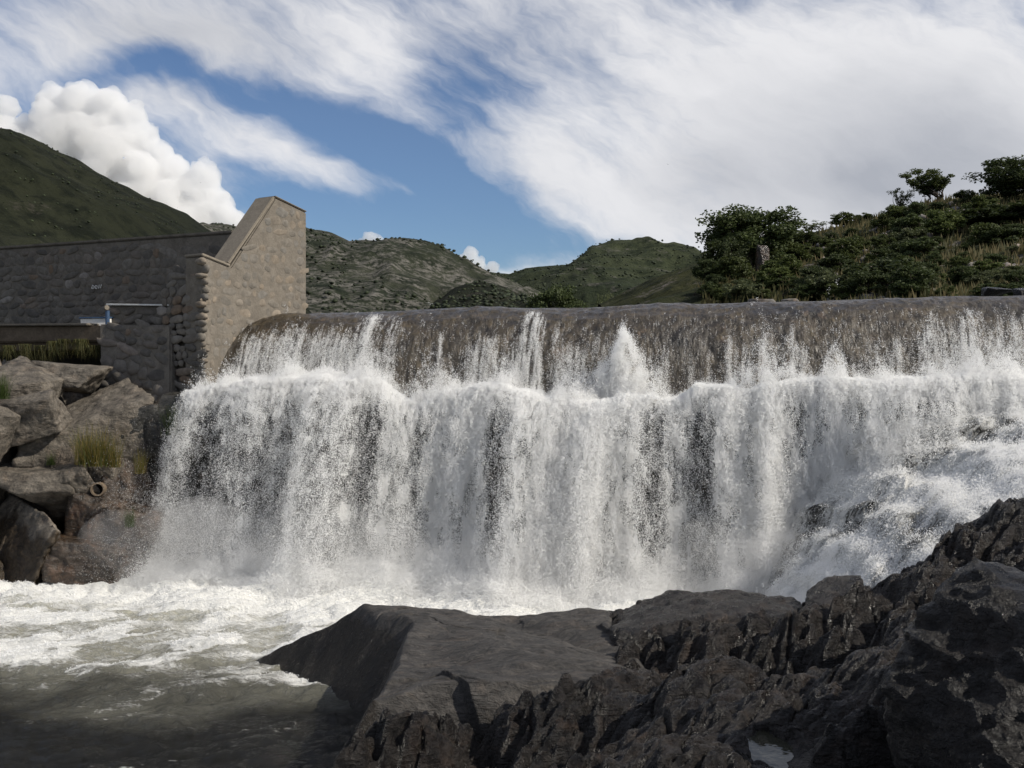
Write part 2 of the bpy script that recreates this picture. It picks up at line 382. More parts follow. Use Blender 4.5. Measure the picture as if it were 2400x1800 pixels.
M['stone_wall'] = stone_mat('rubble_stone', [(0.0, (0.085, 0.077, 0.068)), (0.3, (0.115, 0.104, 0.090)), (0.5, (0.14, 0.126, 0.107)), (0.7, (0.125, 0.108, 0.091)), (0.88, (0.165, 0.15, 0.13)), (0.96, (0.15, 0.108, 0.075)), (1.0, (0.22, 0.20, 0.18))])

def leaf_mat(name, c1, c2, trans=0.35, rough=0.6):
    m = bpy.data.materials.new(name); m.use_nodes = True; nt = NT(m.node_tree); nt.n.clear()
    out = nt.node('ShaderNodeOutputMaterial')
    r = nt.attr('leaf_tone'); oi = nt.node('ShaderNodeObjectInfo').outputs['Random']
    c = nt.mix(r, (*c1, 1), (*c2, 1)); c = nt.vec('SCALE', c, nt.remap(oi, 0, 1, 0.75, 1.25))
    p = nt.node('ShaderNodeBsdfPrincipled'); nt.put(p.inputs['Base Color'], c); p.inputs['Roughness'].default_value = rough; p.inputs['Specular IOR Level'].default_value = 0.25
    t = nt.node('ShaderNodeBsdfTranslucent'); nt.put(t.inputs[0], c)
    mx = nt.node('ShaderNodeMixShader'); mx.inputs[0].default_value = trans
    nt.l.new(p.outputs[0], mx.inputs[1]); nt.l.new(t.outputs[0], mx.inputs[2]); nt.l.new(mx.outputs[0], out.inputs[0]); return m
M['leaf_dark'] = leaf_mat('dark_green_leaves', (0.028, 0.042, 0.014), (0.075, 0.095, 0.032))
M['leaf_mid'] = leaf_mat('green_leaves', (0.040, 0.058, 0.015), (0.105, 0.125, 0.038))
M['leaf_light'] = leaf_mat('grey_green_leaves', (0.060, 0.075, 0.034), (0.135, 0.150, 0.070))
M['scrub'] = leaf_mat('far_scrub_leaves', (0.012, 0.018, 0.008), (0.032, 0.042, 0.018), 0.1)
M['grass'] = leaf_mat('yellow_green_grass', (0.06, 0.085, 0.018), (0.27, 0.20, 0.055), 0.4)
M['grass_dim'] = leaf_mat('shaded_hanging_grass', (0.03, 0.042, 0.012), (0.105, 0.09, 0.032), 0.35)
M['grass_green'] = leaf_mat('green_grass', (0.03, 0.06, 0.012), (0.09, 0.12, 0.03), 0.4)
M['grass_dry'] = leaf_mat('dry_grass', (0.055, 0.062, 0.02), (0.17, 0.135, 0.06), 0.4)
M['bark'] = simple_mat('dark_bark', (0.030, 0.024, 0.018), (0.065, 0.052, 0.040), 9.0, 0.9, 0.6)

def hill_mat(name, g1, g2, rock, rock_amt, sc):
    m, nt, p, out = new_mat(name); v = pos(nt)
    n1 = nt.noise(v, 0.012 * sc, 7, 0.62, 0.4); n2 = nt.noise(v, 0.12 * sc, 7, 0.72, 0.2); n3 = nt.noise(v, 0.045 * sc, 6, 0.7, 0.6)
    c = nt.mix(nt.remap(n1, 0.38, 0.62), (*g1, 1), (*g2, 1))
    c = nt.mix(nt.remap(n2, 0.47, 0.60, 0.0, 0.85), c, (g1[0] * 0.45, g1[1] * 0.5, g1[2] * 0.5, 1))
    rk = nt.math('MULTIPLY', nt.remap(n3, 0.60 - rock_amt, 0.68 - rock_amt * 0.7), nt.remap(nt.noise(v, 0.3 * sc, 6, 0.75), 0.46, 0.56))
    c = nt.mix(rk, c, (*rock, 1))
    nt.put(p.inputs['Base Color'], c); p.inputs['Roughness'].default_value = 0.95; p.inputs['Specular IOR Level'].default_value = 0.1
    nt.put(p.inputs['Normal'], nt.bump(n2, 0.8, 6.0 / sc)); return m
M['hill_near'] = hill_mat('green_scrub_hill', (0.0125, 0.0155, 0.0085), (0.024, 0.0265, 0.0145), (0.06, 0.054, 0.044), 0.02, 1.6)
M['hill_rocky'] = hill_mat('rocky_scrub_hill', (0.024, 0.030, 0.018), (0.043, 0.047, 0.030), (0.15, 0.142, 0.125), 0.20, 1.3)
M['hill_far'] = hill_mat('distant_grass_hill', (0.029, 0.038, 0.019), (0.047, 0.055, 0.028), (0.12, 0.112, 0.098), 0.03, 0.8)
M['bank'] = hill_mat('scrubby_bank_soil', (0.024, 0.029, 0.012), (0.046, 0.048, 0.020), (0.14, 0.125, 0.11), 0.05, 8.0)
M['ground'] = simple_mat('valley_ground', (0.035, 0.040, 0.018), (0.06, 0.058, 0.030), 0.3, 0.95, 0.3, 0.1)

def water_mat():
    m, nt, p, out = new_mat('foaming_river_water'); v = pos(nt)
    foam = nt.attr('foam'); turb = nt.attr('turb')
    n1 = nt.noise(nt.vec('MULTIPLY', v, (1.0, 1.9, 1.0)), 5.0, 8, 0.68, 1.0); n2 = nt.noise(nt.vec('MULTIPLY', v, (1.0, 1.6, 1.0)), 22.0, 6, 0.7, 0.5)
    f = nt.math('ADD', foam, nt.math('MULTIPLY', nt.math('SUBTRACT', n1, 0.5), 1.1)); f = nt.math('ADD', f, nt.math('MULTIPLY', nt.math('SUBTRACT', n2, 0.5), 0.6))
    fm = nt.remap(f, 0.36, 0.80, 0, 1, True)
    deep = nt.mix(nt.remap(turb, 0.05, 0.8), (0.008, 0.0075, 0.005, 1), (0.42, 0.412, 0.335, 1))
    c = nt.mix(fm, deep, (0.80, 0.80, 0.77, 1))
    nt.put(p.inputs['Base Color'], c)
    nt.put(p.inputs['Roughness'], nt.remap(fm, 0, 1, 0.07, 0.75)); p.inputs['IOR'].default_value = 1.33
    rip = nt.noise(nt.vec('MULTIPLY', v, (1.0, 1.8, 1.0)), 4.5, 6, 0.66, 0.8)
    b = nt.bump(nt.math('ADD', nt.math('MULTIPLY', rip, 0.5), nt.math('MULTIPLY', n2, nt.remap(fm, 0, 1, 0.05, 0.45))), 0.9, 0.16)
    nt.put(p.inputs['Normal'], b); return m
M['water'] = water_mat()
def drop_mat():
    m = bpy.data.materials.new('white_water_drops'); m.use_nodes = True; nt = NT(m.node_tree); nt.n.clear()
    out = nt.node('ShaderNodeOutputMaterial')
    d = nt.node('ShaderNodeBsdfDiffuse'); d.inputs[0].default_value = (0.95, 0.95, 0.94, 1)
    t = nt.node('ShaderNodeBsdfTranslucent'); t.inputs[0].default_value = (0.95, 0.95, 0.94, 1)
    g = nt.node('ShaderNodeBsdfGlossy'); g.inputs[0].default_value = (1, 1, 1, 1); g.inputs['Roughness'].default_value = 0.25
    a = nt.node('ShaderNodeMixShader'); a.inputs[0].default_value = 0.5; b = nt.node('ShaderNodeMixShader'); b.inputs[0].default_value = 0.06
    nt.l.new(d.outputs[0], a.inputs[1]); nt.l.new(t.outputs[0], a.inputs[2]); nt.l.new(a.outputs[0], b.inputs[1]); nt.l.new(g.outputs[0], b.inputs[2]); nt.l.new(b.outputs[0], out.inputs[0]); return m
M['drops'] = drop_mat()
def sheet_mat():
    m = bpy.data.materials.new('white_water_sheet'); m.use_nodes = True; nt = NT(m.node_tree); nt.n.clear()
    out = nt.node('ShaderNodeOutputMaterial'); b = nt.bump(nt.noise(pos(nt, (1, 1, 0.4)), 14.0, 6, 0.7, 0.4), 1.0, 0.12)
    d = nt.node('ShaderNodeBsdfDiffuse'); d.inputs[0].default_value = (0.90, 0.90, 0.885, 1); t = nt.node('ShaderNodeBsdfTranslucent'); t.inputs[0].default_value = (0.92, 0.92, 0.90, 1)
    nt.l.new(b, d.inputs['Normal']); a = nt.node('ShaderNodeMixShader'); a.inputs[0].default_value = 0.4
    nt.l.new(d.outputs[0], a.inputs[1]); nt.l.new(t.outputs[0], a.inputs[2]); nt.l.new(a.outputs[0], out.inputs[0]); return m
M['sheet'] = sheet_mat()
def still_mat():
    m, nt, p, out = new_mat('still_water'); p.inputs['Base Color'].default_value = (0.03, 0.03, 0.022, 1); p.inputs['Roughness'].default_value = 0.05; p.inputs['IOR'].default_value = 1.33
    nt.put(p.inputs['Normal'], nt.bump(nt.noise(pos(nt), 5.0, 3, 0.5), 0.12, 0.05)); return m
M['still'] = still_mat()
def cloud_mat():
    m = bpy.data.materials.new('cumulus_vapour'); m.use_nodes = True; nt = NT(m.node_tree); nt.n.clear()
    out = nt.node('ShaderNodeOutputMaterial'); v = nt.node('ShaderNodeVolumePrincipled'); v.inputs['Color'].default_value = (1, 1, 1, 1); v.inputs['Density'].default_value = 0.036; v.inputs['Anisotropy'].default_value = 0.2
    nt.l.new(v.outputs[0], out.inputs['Volume']); m.cycles.homogeneous_volume = True; return m
M['cloud'] = cloud_mat()
def mist_mat():
    m = bpy.data.materials.new('mist_vapour'); m.use_nodes = True; nt = NT(m.node_tree); nt.n.clear()
    out = nt.node('ShaderNodeOutputMaterial'); v = nt.node('ShaderNodeVolumePrincipled'); v.inputs['Color'].default_value = (1, 1, 1, 1); v.inputs['Density'].default_value = 0.32; v.inputs['Anisotropy'].default_value = 0.1
    nt.l.new(v.outputs[0], out.inputs['Volume']); m.cycles.homogeneous_volume = True; return m
M['mist'] = mist_mat()

# ------------------------------------------------------------------ dam frame
A0 = np.array((-5.0, 22.1)); B0 = np.array((9.27, 19.0))
DIR = (B0 - A0) / np.linalg.norm(B0 - A0); NRM = np.array((DIR[1], -DIR[0]))      # NRM points to the camera
def crest_z(s): return 4.97 + (5.18 - 4.97) * np.asarray(s) / 14.6
def dam_xy(s, n): return A0[0] + DIR[0] * s + NRM[0] * n, A0[1] + DIR[1] * s + NRM[1] * n
def s_at(px, n):
    """distance along the dam where the line n metres in front of the crest is seen at photo column px"""
    k = (px - CX) / F; ax = A0 + NRM * n
    return (k * ax[1] - ax[0]) / (DIR[0] - k * DIR[1])
PROF_N = np.array([-3.3, -1.6, -1.1, -0.8, -0.38, 0.06, 0.42, 0.70, 0.92, 1.08, 1.23, 1.36])
PROF_Z = np.array([-0.30, -0.06, -0.01, 0.0, -0.03, -0.12, -0.28, -0.52, -0.80, -1.15, -1.60, -2.10])
def prof(t):
    """t: arc length from the upstream end of the profile"""
    seg = np.hypot(np.diff(PROF_N), np.diff(PROF_Z)); L = np.concatenate([[0], np.cumsum(seg)])
    return np.interp(t, L, PROF_N), np.interp(t, L, PROF_Z)
_seg = np.hypot(np.diff(PROF_N), np.diff(PROF_Z)); PL = np.concatenate([[0], np.cumsum(_seg)]); T_CREST = PL[3]; T_VIS = PL[5]; T_END = PL[-1]

# ================================================================== THE SETTING
# ground sheet to the horizon: low in the gorge, high behind the dam
gx = np.concatenate([-np.geomspace(6000, 12, 40), np.linspace(-11, 13, 25), np.geomspace(14, 6000, 40)])
gy = np.concatenate([np.linspace(-400, 20, 22), np.linspace(22, 60, 20), np.geomspace(64, 9000, 46)])
X, Y = np.meshgrid(gx, gy)
Zg = np.where(Y > 24, 4.3, -1.6) + 0.0
Zg = np.where((Y > 26) & (np.abs(X) > 10), 4.6 + 0.4 * fbm(X * 0.05, Y * 0.05), Zg)
ground = obj_from('ground', np.stack([X, Y, Zg], -1).reshape(-1, 3), grid_faces(len(gx), len(gy)), M['ground'])
tag(ground, 'valley ground stretching away behind the dam', kind='structure')

# river held behind the dam
X, Y = np.meshgrid(np.linspace(-8, 16, 60), np.linspace(-3.0, -30, 60))
wx, wy = dam_xy(X, Y)
riv = obj_from('river', np.stack([wx, wy, crest_z(X) - 0.06 + 0.02 * fbm(wx * 2, wy * 2)], -1).reshape(-1, 3), grid_faces(60, 60), M['still'])
tag(riv, 'still river held back behind the dam crest', kind='structure')

# pool below the falls
def pool_fields(x, y):
    s = (x - A0[0]) * DIR[0] + (y - A0[1]) * DIR[1]; n = (x - A0[0]) * NRM[0] + (y - A0[1]) * NRM[1]
    dist = np.clip(n - 3.0, 0, None)                                   # metres in front of the foot of the falls
    warp = 0.8 * fbm(x * 0.5, y * 0.5, 3.0, 3)
    turb = np.exp(-np.clip(dist - 0.3, 0, None) / 2.6)
    amp = 0.03 + 0.40 * np.exp(-dist / 3.0)
    flow = 0.35
    u = x * 0.95 + y * flow; w = y * 0.95 - x * flow
    b = billow(u * 0.75 + 0.6 * warp, w * 1.35 + 0.6 * warp, 1.0, 4)
    z = amp * (b * 1.9 - 0.6) + 0.05 * np.exp(-dist / 5) * fbm(u * 2.2, w * 4.5, 2.0, 4) + 0.045 * fbm(u * 1.0, w * 2.4, 8.0, 4) + 0.05 * sstep(3.5, 7.0, dist) * fbm(u * 1.8 + warp, w * 4.2, 12.0, 4) + 0.026 * fbm(u * 4.2, w * 8.5, 9.0, 4) + (0.02 + 0.11 * np.exp(-dist / 3.5)) * (billow(u * 2.6 + warp, w * 3.6, 6.0, 4) - 0.35)
    edge = 7.0 + 2.2 * fbm(x * 0.45, y * 0.45, 5.0, 4) - 0.25 * (x + 3)  # where the foam gives way to dark water
    far = sstep(edge - 2.6, edge + 1.0, dist)
    streak = 0.65 * fbm(u * 0.9 + 0.7 * warp, w * 3.0 + 1.2 * warp, 4.0, 5) + 0.55 * (0.5 - ridged(u * 1.6 + warp, w * 3.2 - warp, 2.0, 4))
    foam = 1.08 - 1.02 * far + 0.55 * streak * (0.25 + 0.75 * sstep(0.5, 3.5, dist)) - 0.30 * sstep(1.0, 3.0, dist) * (b < 0.4) * (1 - far)
    foam = foam - 0.10 * sstep(0.8, 2.0, dist) + 0.12 * (b - 0.4)
    foam = foam - 0.10 * sstep(edge - 0.5, edge + 1.2, dist)
    foam = foam + 0.5 * far * sstep(0.74, 0.86, ridged(u * 1.9 + warp, w * 4.6 - warp, 15.0, 3)) * sstep(0.0, 0.35, fbm(x * 0.8, y * 1.4, 22.0, 3))
    return z, np.clip(foam, 0, 1.2), np.clip(turb * 1.05 * (1 - 0.7 * far) + 0.25 * (1 - far), 0, 1)
nx, ny = 760, 560
xs = np.linspace(-13, 5.6, nx); ys = np.linspace(4.0, 20.4, ny)
X, Y = np.meshgrid(xs, ys); Z, foam, turb = pool_fields(X, Y)
pool = obj_from('water', np.stack([X, Y, Z], -1).reshape(-1, 3), grid_faces(nx, ny), M['water'], attrs={'foam': foam.ravel(), 'turb': turb.ravel()})
tag(pool, 'foaming pool of olive green water at the foot of the falls', kind='structure')

# ------------------------------------------------------------------ far hills
def hill(name, sky, D0, front, depth, mat, rough, label, shrubs=0, shrub_size=1.0, seed=0, cols=300, rows=70, zb=4.0):
    sky = np.array(sky, float); px = np.linspace(sky[0, 0], sky[-1, 0], cols); py = np.interp(px, sky[:, 0], sky[:, 1])
    k = np.ones(7) / 7; py = 0.6 * py + 0.4 * np.convolve(np.pad(py, 3, 'edge'), k, 'valid')
    t = np.linspace(0, 1.6, rows)
    PX, T = np.meshgrid(px, t); PY = np.broadcast_to(py, PX.shape)
    D = np.where(T <= 1, front + (D0 - front) * T, D0 + (T - 1) * depth)
    zr = EYE + (HY - PY) / F * D0
    f = np.where(T <= 1, 0.55 * T + 0.45 * T * T * (3 - 2 * T), 1 - ((T - 1) / 0.6) ** 1.5)
    x = (PX - CX) / F * D0 * (0.6 + 0.4 * D / D0) ; y = D
    am = rough * np.sin(np.clip(T, 0, 1) * math.pi * 0.97) + rough * 0.10
    z = zb + (zr - zb) * f + am * (ridged(x / (rough * 7) + seed, y / (rough * 11), 0, 5) - 0.55) * 2.4 + rough * 0.10 * fbm(x / (rough * 0.8), y / (rough * 0.8), seed, 4)
    z = np.where(T < 0.03, np.minimum(z, 2.0), z)
    V = np.stack([x, y, z], -1)
    root = obj_from(name, V.reshape(-1, 3), grid_faces(cols, rows), mat)
    tag(root, label, kind='structure')
    if shrubs:
        r = np.random.default_rng(seed + 50)
        ii = r.integers(0, rows * 5 // 8, shrubs); jj = r.integers(1, cols - 1, shrubs)
        c = V[ii, jj] + r.normal(0, 1, (shrubs, 3)) * np.array((D0 * 0.002, D0 * 0.004, 0))
        dens_ok = fbm(c[:, 0] / (rough * 3), c[:, 1] / (rough * 3), seed + 4.0, 3) > -0.15
        c = c[dens_ok]; sz = shrub_size * r.uniform(0.4, 1.3, len(c))
        ico = bmesh.new(); bmesh.ops.create_icosphere(ico, subdivisions=1, radius=1.0)
        iv = np.array([v.co[:] for v in ico.verts]); ifc = np.array([[v.index for v in f_.verts] for f_ in ico.faces]); ico.free()
        VV = c[:, None, :] + iv[None] * (sz[:, None, None] * np.array((1, 1, 0.75))) * r.uniform(0.7, 1.3, (len(c), len(iv), 1))
        FF = ifc[None] + (np.arange(len(c)) * len(iv))[:, None, None]
        tone = np.repeat(r.random(len(c)), len(iv))
        so_ = obj_from('scrub', VV.reshape(-1, 3), FF.reshape(-1, 3), M['scrub'], root, True, {'leaf_tone': tone}); so_['kind'] = 'stuff'
    return root
hill('hill', [(-700, 200), (-260, 250), (-100, 295), (0, 331), (60, 341), (110, 352), (150, 372), (200, 397), (240, 420), (280, 440), (340, 463), (395, 483), (440, 500), (462, 516), (480, 530), (510, 548), (560, 575), (640, 640), (720, 720), (860, 860)],
     230, 60, 90, M['hill_near'], 7.0, 'dark green scrub hill on the left behind the stone wall', 3500, 0.22, 1)
hill('hill', [(200, 860), (400, 640), (520, 550), (640, 542), (700, 531), (716, 537), (735, 545), (770, 554), (805, 562), (850, 575), (900, 584), (960, 584), (1000, 593), (1040, 610), (1065, 625), (1100, 650), (1180, 690), (1260, 735), (1400, 860)],
     480, 200, 160, M['hill_rocky'], 13.0, 'rocky grey green hill right of the stone pylon', 6000, 0.6, 2)
hill('hill', [(930, 860), (1000, 735), (1040, 700), (1065, 675), (1100, 662), (1125, 655), (1150, 660), (1180, 668), (1220, 688), (1260, 705), (1320, 735), (1420, 860)],
     330, 200, 90, M['hill_near'], 6.0, 'low dark knoll in front of the valley gap', 2500, 0.6, 3, 160, 50)
hill('hill', [(880, 860), (1040, 690), (1080, 650), (1110, 645), (1140, 639), (1160, 641), (1195, 645), (1215, 638), (1232, 632), (1262, 628), (1300, 626), (1345, 628), (1400, 640), (1500, 700), (1650, 860)],
     800, 420, 200, M['hill_far'], 16.0, 'farthest low ridge closing the valley gap', 3500, 0.9, 4)
hill('hill', [(1040, 860), (1180, 730), (1260, 674), (1310, 637), (1345, 617), (1375, 597), (1395, 590), (1425, 578), (1470, 572), (1490, 566), (1505, 567), (1530, 576), (1560, 588), (1580, 595), (1600, 609), (1625, 627), (1650, 650), (1720, 680), (1850, 735), (2050, 860)],
     620, 300, 180, M['hill_far'], 14.0, 'rounded green peak in the centre distance', 5000, 0.6, 5)

# ------------------------------------------------------------------ right bank
bank_pts = [P(1380, 718, 60), P(1500, 716, 45), P(1600, 716, 38), P(1800, 714, 34), P(2000, 712, 32), P(2200, 706, 30), P(2400, 694, 28), P(2700, 690, 27),
            P(1600, 690, 52), P(1700, 665, 52), P(1780, 640, 48), P(1900, 630, 46), P(2000, 640, 41), P(2150, 610, 42), P(2300, 580, 42), P(2450, 560, 40), P(2700, 560, 38),
            P(1560, 690, 66), P(1660, 655, 66), P(1740, 610, 64), P(1860, 553, 63), P(1950, 540, 62), P(2050, 525, 60), P(2150, 488, 58), P(2300, 464, 57), P(2450, 455, 56), P(2800, 430, 54),
            (20, 85, 9), (35, 85, 12), (12, 85, 6), (50, 80, 13), (8, 70, 5.0), (6, 50, 4.6), (60, 50, 18), (60, 35, 14)]
bank_f = tps(bank_pts)
def bank_z(x, y): return bank_f(x, y) + 0.35 * fbm(x * 0.35, y * 0.35, 2.0, 4) + 0.12 * fbm(x * 1.5, y * 1.5, 1.0, 3)
X, Y = np.meshgrid(np.linspace(5, 62, 260), np.linspace(26, 88, 240)); Z = bank_z(X, Y)
bank = obj_from('terrain', np.stack([X, Y, Z], -1).reshape(-1, 3), grid_faces(260, 240), M['bank'])
tag(bank, 'steep scrubby hillside on the right bank above the dam', kind='structure')
def bank_hit(px, py):
    """where the line of sight meets the bank"""
    d = np.linspace(26, 85, 500); p = np.stack([(px - CX) / F * d, d, EYE + (HY - py) / F * d], -1)
    below = p[:, 2] < bank_z(p[:, 0], p[:, 1]); i = np.argmax(below) if below.any() else None
    return p[i] if i is not None else None

# ================================================================== DAM
ns, ntt = 900, 110
S, T = np.meshgrid(np.linspace(-0.9, 17.0, ns), np.linspace(0, T_END, ntt))
pn, pz = prof(T)
down = sstep(T_CREST - 0.2, T_CREST + 0.6, T)
bump_ = 0.05 * fbm(S * 1.1, T * 1.1, 1.0, 4) + (0.040 * fbm(S * 6, T * 6, 4.0, 4) + 0.022 * (billow(S * 2.6, T * 3.2, 8.0, 4) - 0.4)) * down + 0.05 * fbm(S * 0.5, T * 0.3, 6.0, 2)
cz = crest_z(S) + 0.035 * fbm(S * 0.8, 0.3, 2.0, 4)
dn = np.gradient(pn, axis=0); dz = np.gradient(pz, axis=0); ln = np.hypot(dn, dz) + 1e-9
nn, nz = -dz / ln, dn / ln
pn2 = pn + nn * bump_; pz2 = pz + nz * bump_ * np.where(T < T_CREST + 0.2, 0.5, 1.0)
x, y = dam_xy(S, pn2)
dam = empty('dam', (float(A0[0]), float(A0[1]), 0))
tag(dam, 'low brown masonry dam with a rounded wet crest spilling water', 'dam')
o = obj_from('spillway', np.stack([x, y, cz + pz2], -1).reshape(-1, 3), grid_faces(ns, ntt), M['dam']); to_parent(o, dam)
# rock ledge and wet wall below the spillway, behind the falling curtain
ledge_n = np.array([0.9, 1.5, 1.9, 2.05, 2.1, 2.0, 2.1]); ledge_z = np.array([3.30, 3.34, 3.28, 3.1, 2.4, 1.2, -0.6])
tt = np.linspace(0, 1, 90); ln_i = np.interp(tt * 6, np.arange(7), ledge_n); lz_i = np.interp(tt * 6, np.arange(7), ledge_z)
S, J = np.meshgrid(np.linspace(-1.5, 15, 420), np.arange(90)); LN = ln_i[J]; LZ = lz_i[J]
LZ = LZ + np.where(LZ > 3.0, np.minimum(0, (EYE - (np.interp(px_of(*dam_xy(S, 2.0)), [850, 960, 1050, 1250, 1350, 1550, 1650], [890, 934, 900, 918, 932, 922, 900]) - HY) / F * 20.0) - 3.45), 0)
fc, fe = facets(S * 1.1, LZ * 1.2, 3); LN = LN + 0.18 * fc + 0.12 * fbm(S * 1.5, LZ * 1.5, 7.0, 4); LZ = LZ + 0.06 * fbm(S * 2, LN * 2, 3.0, 4) * (LZ > 3)
x, y = dam_xy(S, LN)
o = obj_from('rock_ledge', np.stack([x, y, LZ], -1).reshape(-1, 3), grid_faces(420, 90), M['bed']); to_parent(o, dam)
o['label'] = 'black wet rock step below the spillway, behind the falling water'

# ================================================================== MASONRY on the left bank
def stone_mesh(name, seed, mat, boxy=0.5):
    r = np.random.default_rng(seed); k = 10; th = np.arange(k) / k * 2 * math.pi
    sup = (np.abs(np.cos(th)) ** (2 / (1 - boxy * 0.75)) + np.abs(np.sin(th)) ** (2 / (1 - boxy * 0.75))) ** (-(1 - boxy * 0.75) / 2)
    sup = (0.35 + 0.65 * sup) * r.uniform(0.78, 1.12, k)
    V = []; 
    for rad, z in ((1.0, -0.6), (0.97, 0.35), (0.66, 0.86)):
        for i in range(k): V.append((math.cos(th[i]) * sup[i] * rad, math.sin(th[i]) * sup[i] * rad, z * r.uniform(0.85, 1.1) if z > 0 else z))
    V.append((0.05, 0.0, 1.0)); Fc = []
    for a in (0, 1):
        for i in range(k):
            j = (i + 1) % k; Fc += [(a * k + i, a * k + j, (a + 1) * k + j), (a * k + i, (a + 1) * k + j, (a + 1) * k + i)]
    for i in range(k): Fc.append((2 * k + i, 2 * k + (i + 1) % k, 3 * k))
    me = bpy.data.meshes.new(name); me.from_pydata(V, [], Fc); me.polygons.foreach_set('use_smooth', np.ones(len(Fc), bool)); me.materials.append(mat); return me
PIER_ST = [stone_mesh('stone', i, M['stone_pier'], 0.3) for i in range(10)]
WALL_ST = [stone_mesh('stone', 40 + i, M['stone_wall'], 0.45) for i in range(12)]
def in_poly(a, b, poly):
    c = False; n = len(poly)
    for i in range(n):
        x1, y1 = poly[i]; x2, y2 = poly[(i + 1) % n]
        if (y1 > b) != (y2 > b) and a < (x2 - x1) * (b - y1) / (y2 - y1) + x1: c = not c
    return c
def lay_stones(parent, o3, u3, v3, poly, w, h, proud, meshes, seed, fill=0.9, limit=300, skip=0.0):
    """courses of uneven stones on the plane o + u a + v b, each one an object of its own"""
    r = random.Random(seed); o3 = Vector(o3); u3 = Vector(u3).normalized(); v3 = Vector(v3); v3 = (v3 - u3 * v3.dot(u3)).normalized(); n3 = u3.cross(v3)
    a0 = min(p[0] for p in poly); a1 = max(p[0] for p in poly); b0 = min(p[1] for p in poly); b1 = max(p[1] for p in poly)
    b = b0; cnt = 0
    while b < b1:
        ch = h * r.uniform(0.75, 1.25); a = a0 - w * r.random()
        while a < a1:
            cw = w * r.choice((0.5, 0.7, 0.9, 1.0, 1.2, 1.6)) * r.uniform(0.85, 1.15); ac = a + cw / 2; bc = b + ch / 2 + r.uniform(-0.12, 0.12) * ch; a += cw
            if not in_poly(ac, bc, poly) or r.random() < skip or cnt >= limit: continue
            ob = bpy.data.objects.new('stone', r.choice(meshes)); COL.objects.link(ob)
            ang = r.uniform(-0.38, 0.38); uu = u3 * math.cos(ang) + v3 * math.sin(ang); vv = v3 * math.cos(ang) - u3 * math.sin(ang)
            if r.random() < 0.5: uu, vv = -uu, -vv
            sx, sy, sz = cw / 2 * fill * r.uniform(0.88, 1.02), ch / 2 * fill * r.uniform(0.85, 1.05), proud * r.uniform(0.5, 1.3)
            mt = Matrix(((uu.x * sx, vv.x * sy, n3.x * sz, 0), (uu.y * sx, vv.y * sy, n3.y * sz, 0), (uu.z * sx, vv.z * sy, n3.z * sz, 0), (0, 0, 0, 1)))
            mt.translation = o3 + u3 * ac + v3 * bc + n3 * (-0.004) - Vector(parent.location)
            ob.parent = parent; ob.matrix_local = mt; cnt += 1
        b += ch
    return cnt
def prism(name, poly3, offs, mat, parent, bev=0.02, sub=0):
    """a slab: outline poly3 (world points) pushed by the vector offs"""
    bm = bmesh.new(); n = len(poly3); a = [bm.verts.new(p) for p in poly3]; b = [bm.verts.new(Vector(p) + Vector(offs)) for p in poly3]
    bm.faces.new(a); bm.faces.new(list(reversed(b)))
    for i in range(n): bm.faces.new((a[i], b[i], b[(i + 1) % n], a[(i + 1) % n]))
    bmesh.ops.recalc_face_normals(bm, faces=bm.faces)
    if bev: bmesh.ops.bevel(bm, geom=list(bm.edges), offset=bev, segments=2, affect='EDGES', clamp_overlap=True)
    me = bpy.data.meshes.new(name); bm.to_mesh(me); bm.free(); me.materials.append(mat)
    o = bpy.data.objects.new(name, me); COL.objects.link(o)
    if parent is not None: to_parent(o, parent)
    return o

# --- wing wall (pier + pylon): a plane running back from the near end to the far end
N0 = np.array((-6.13, 20.8)); N1 = np.array((-4.62, 23.0)); WL = np.linalg.norm(N1 - N0); WU = (N1 - N0) / WL; WN = np.array((WU[1], -WU[0])); THK = 0.55
def wing(t, z, off=0.0): return (N0[0] + WU[0] * t + WN[0] * off, N0[1] + WU[1] * t + WN[1] * off, z)
def wing_tz(px, py):
    k = (px - CX) / F; t = (k * N0[1] - N0[0]) / (WU[0] - k * WU[1]); d = N0[1] + WU[1] * t; return t, EYE + (HY - py) / F * d
pier = empty('wing_wall', (float(N0[0]), float(N0[1]), 0))
tag(pier, 'stone wing wall with a tall sloping pylon at the left end of the dam', 'wall')
pA, pB, pC, pD = wing_tz(481, 600), wing_tz(541, 626), wing_tz(645, 464), wing_tz(719, 498)
prof_t = [(0.0, 0.2), (0.0, pA[1]), pB, pC, pD, (pD[0], 0.2)]
prism('masonry_core', [wing(t, z) for t, z in prof_t], (-WN[0] * THK, -WN[1] * THK, 0), M['mortar'], pier, 0.03)
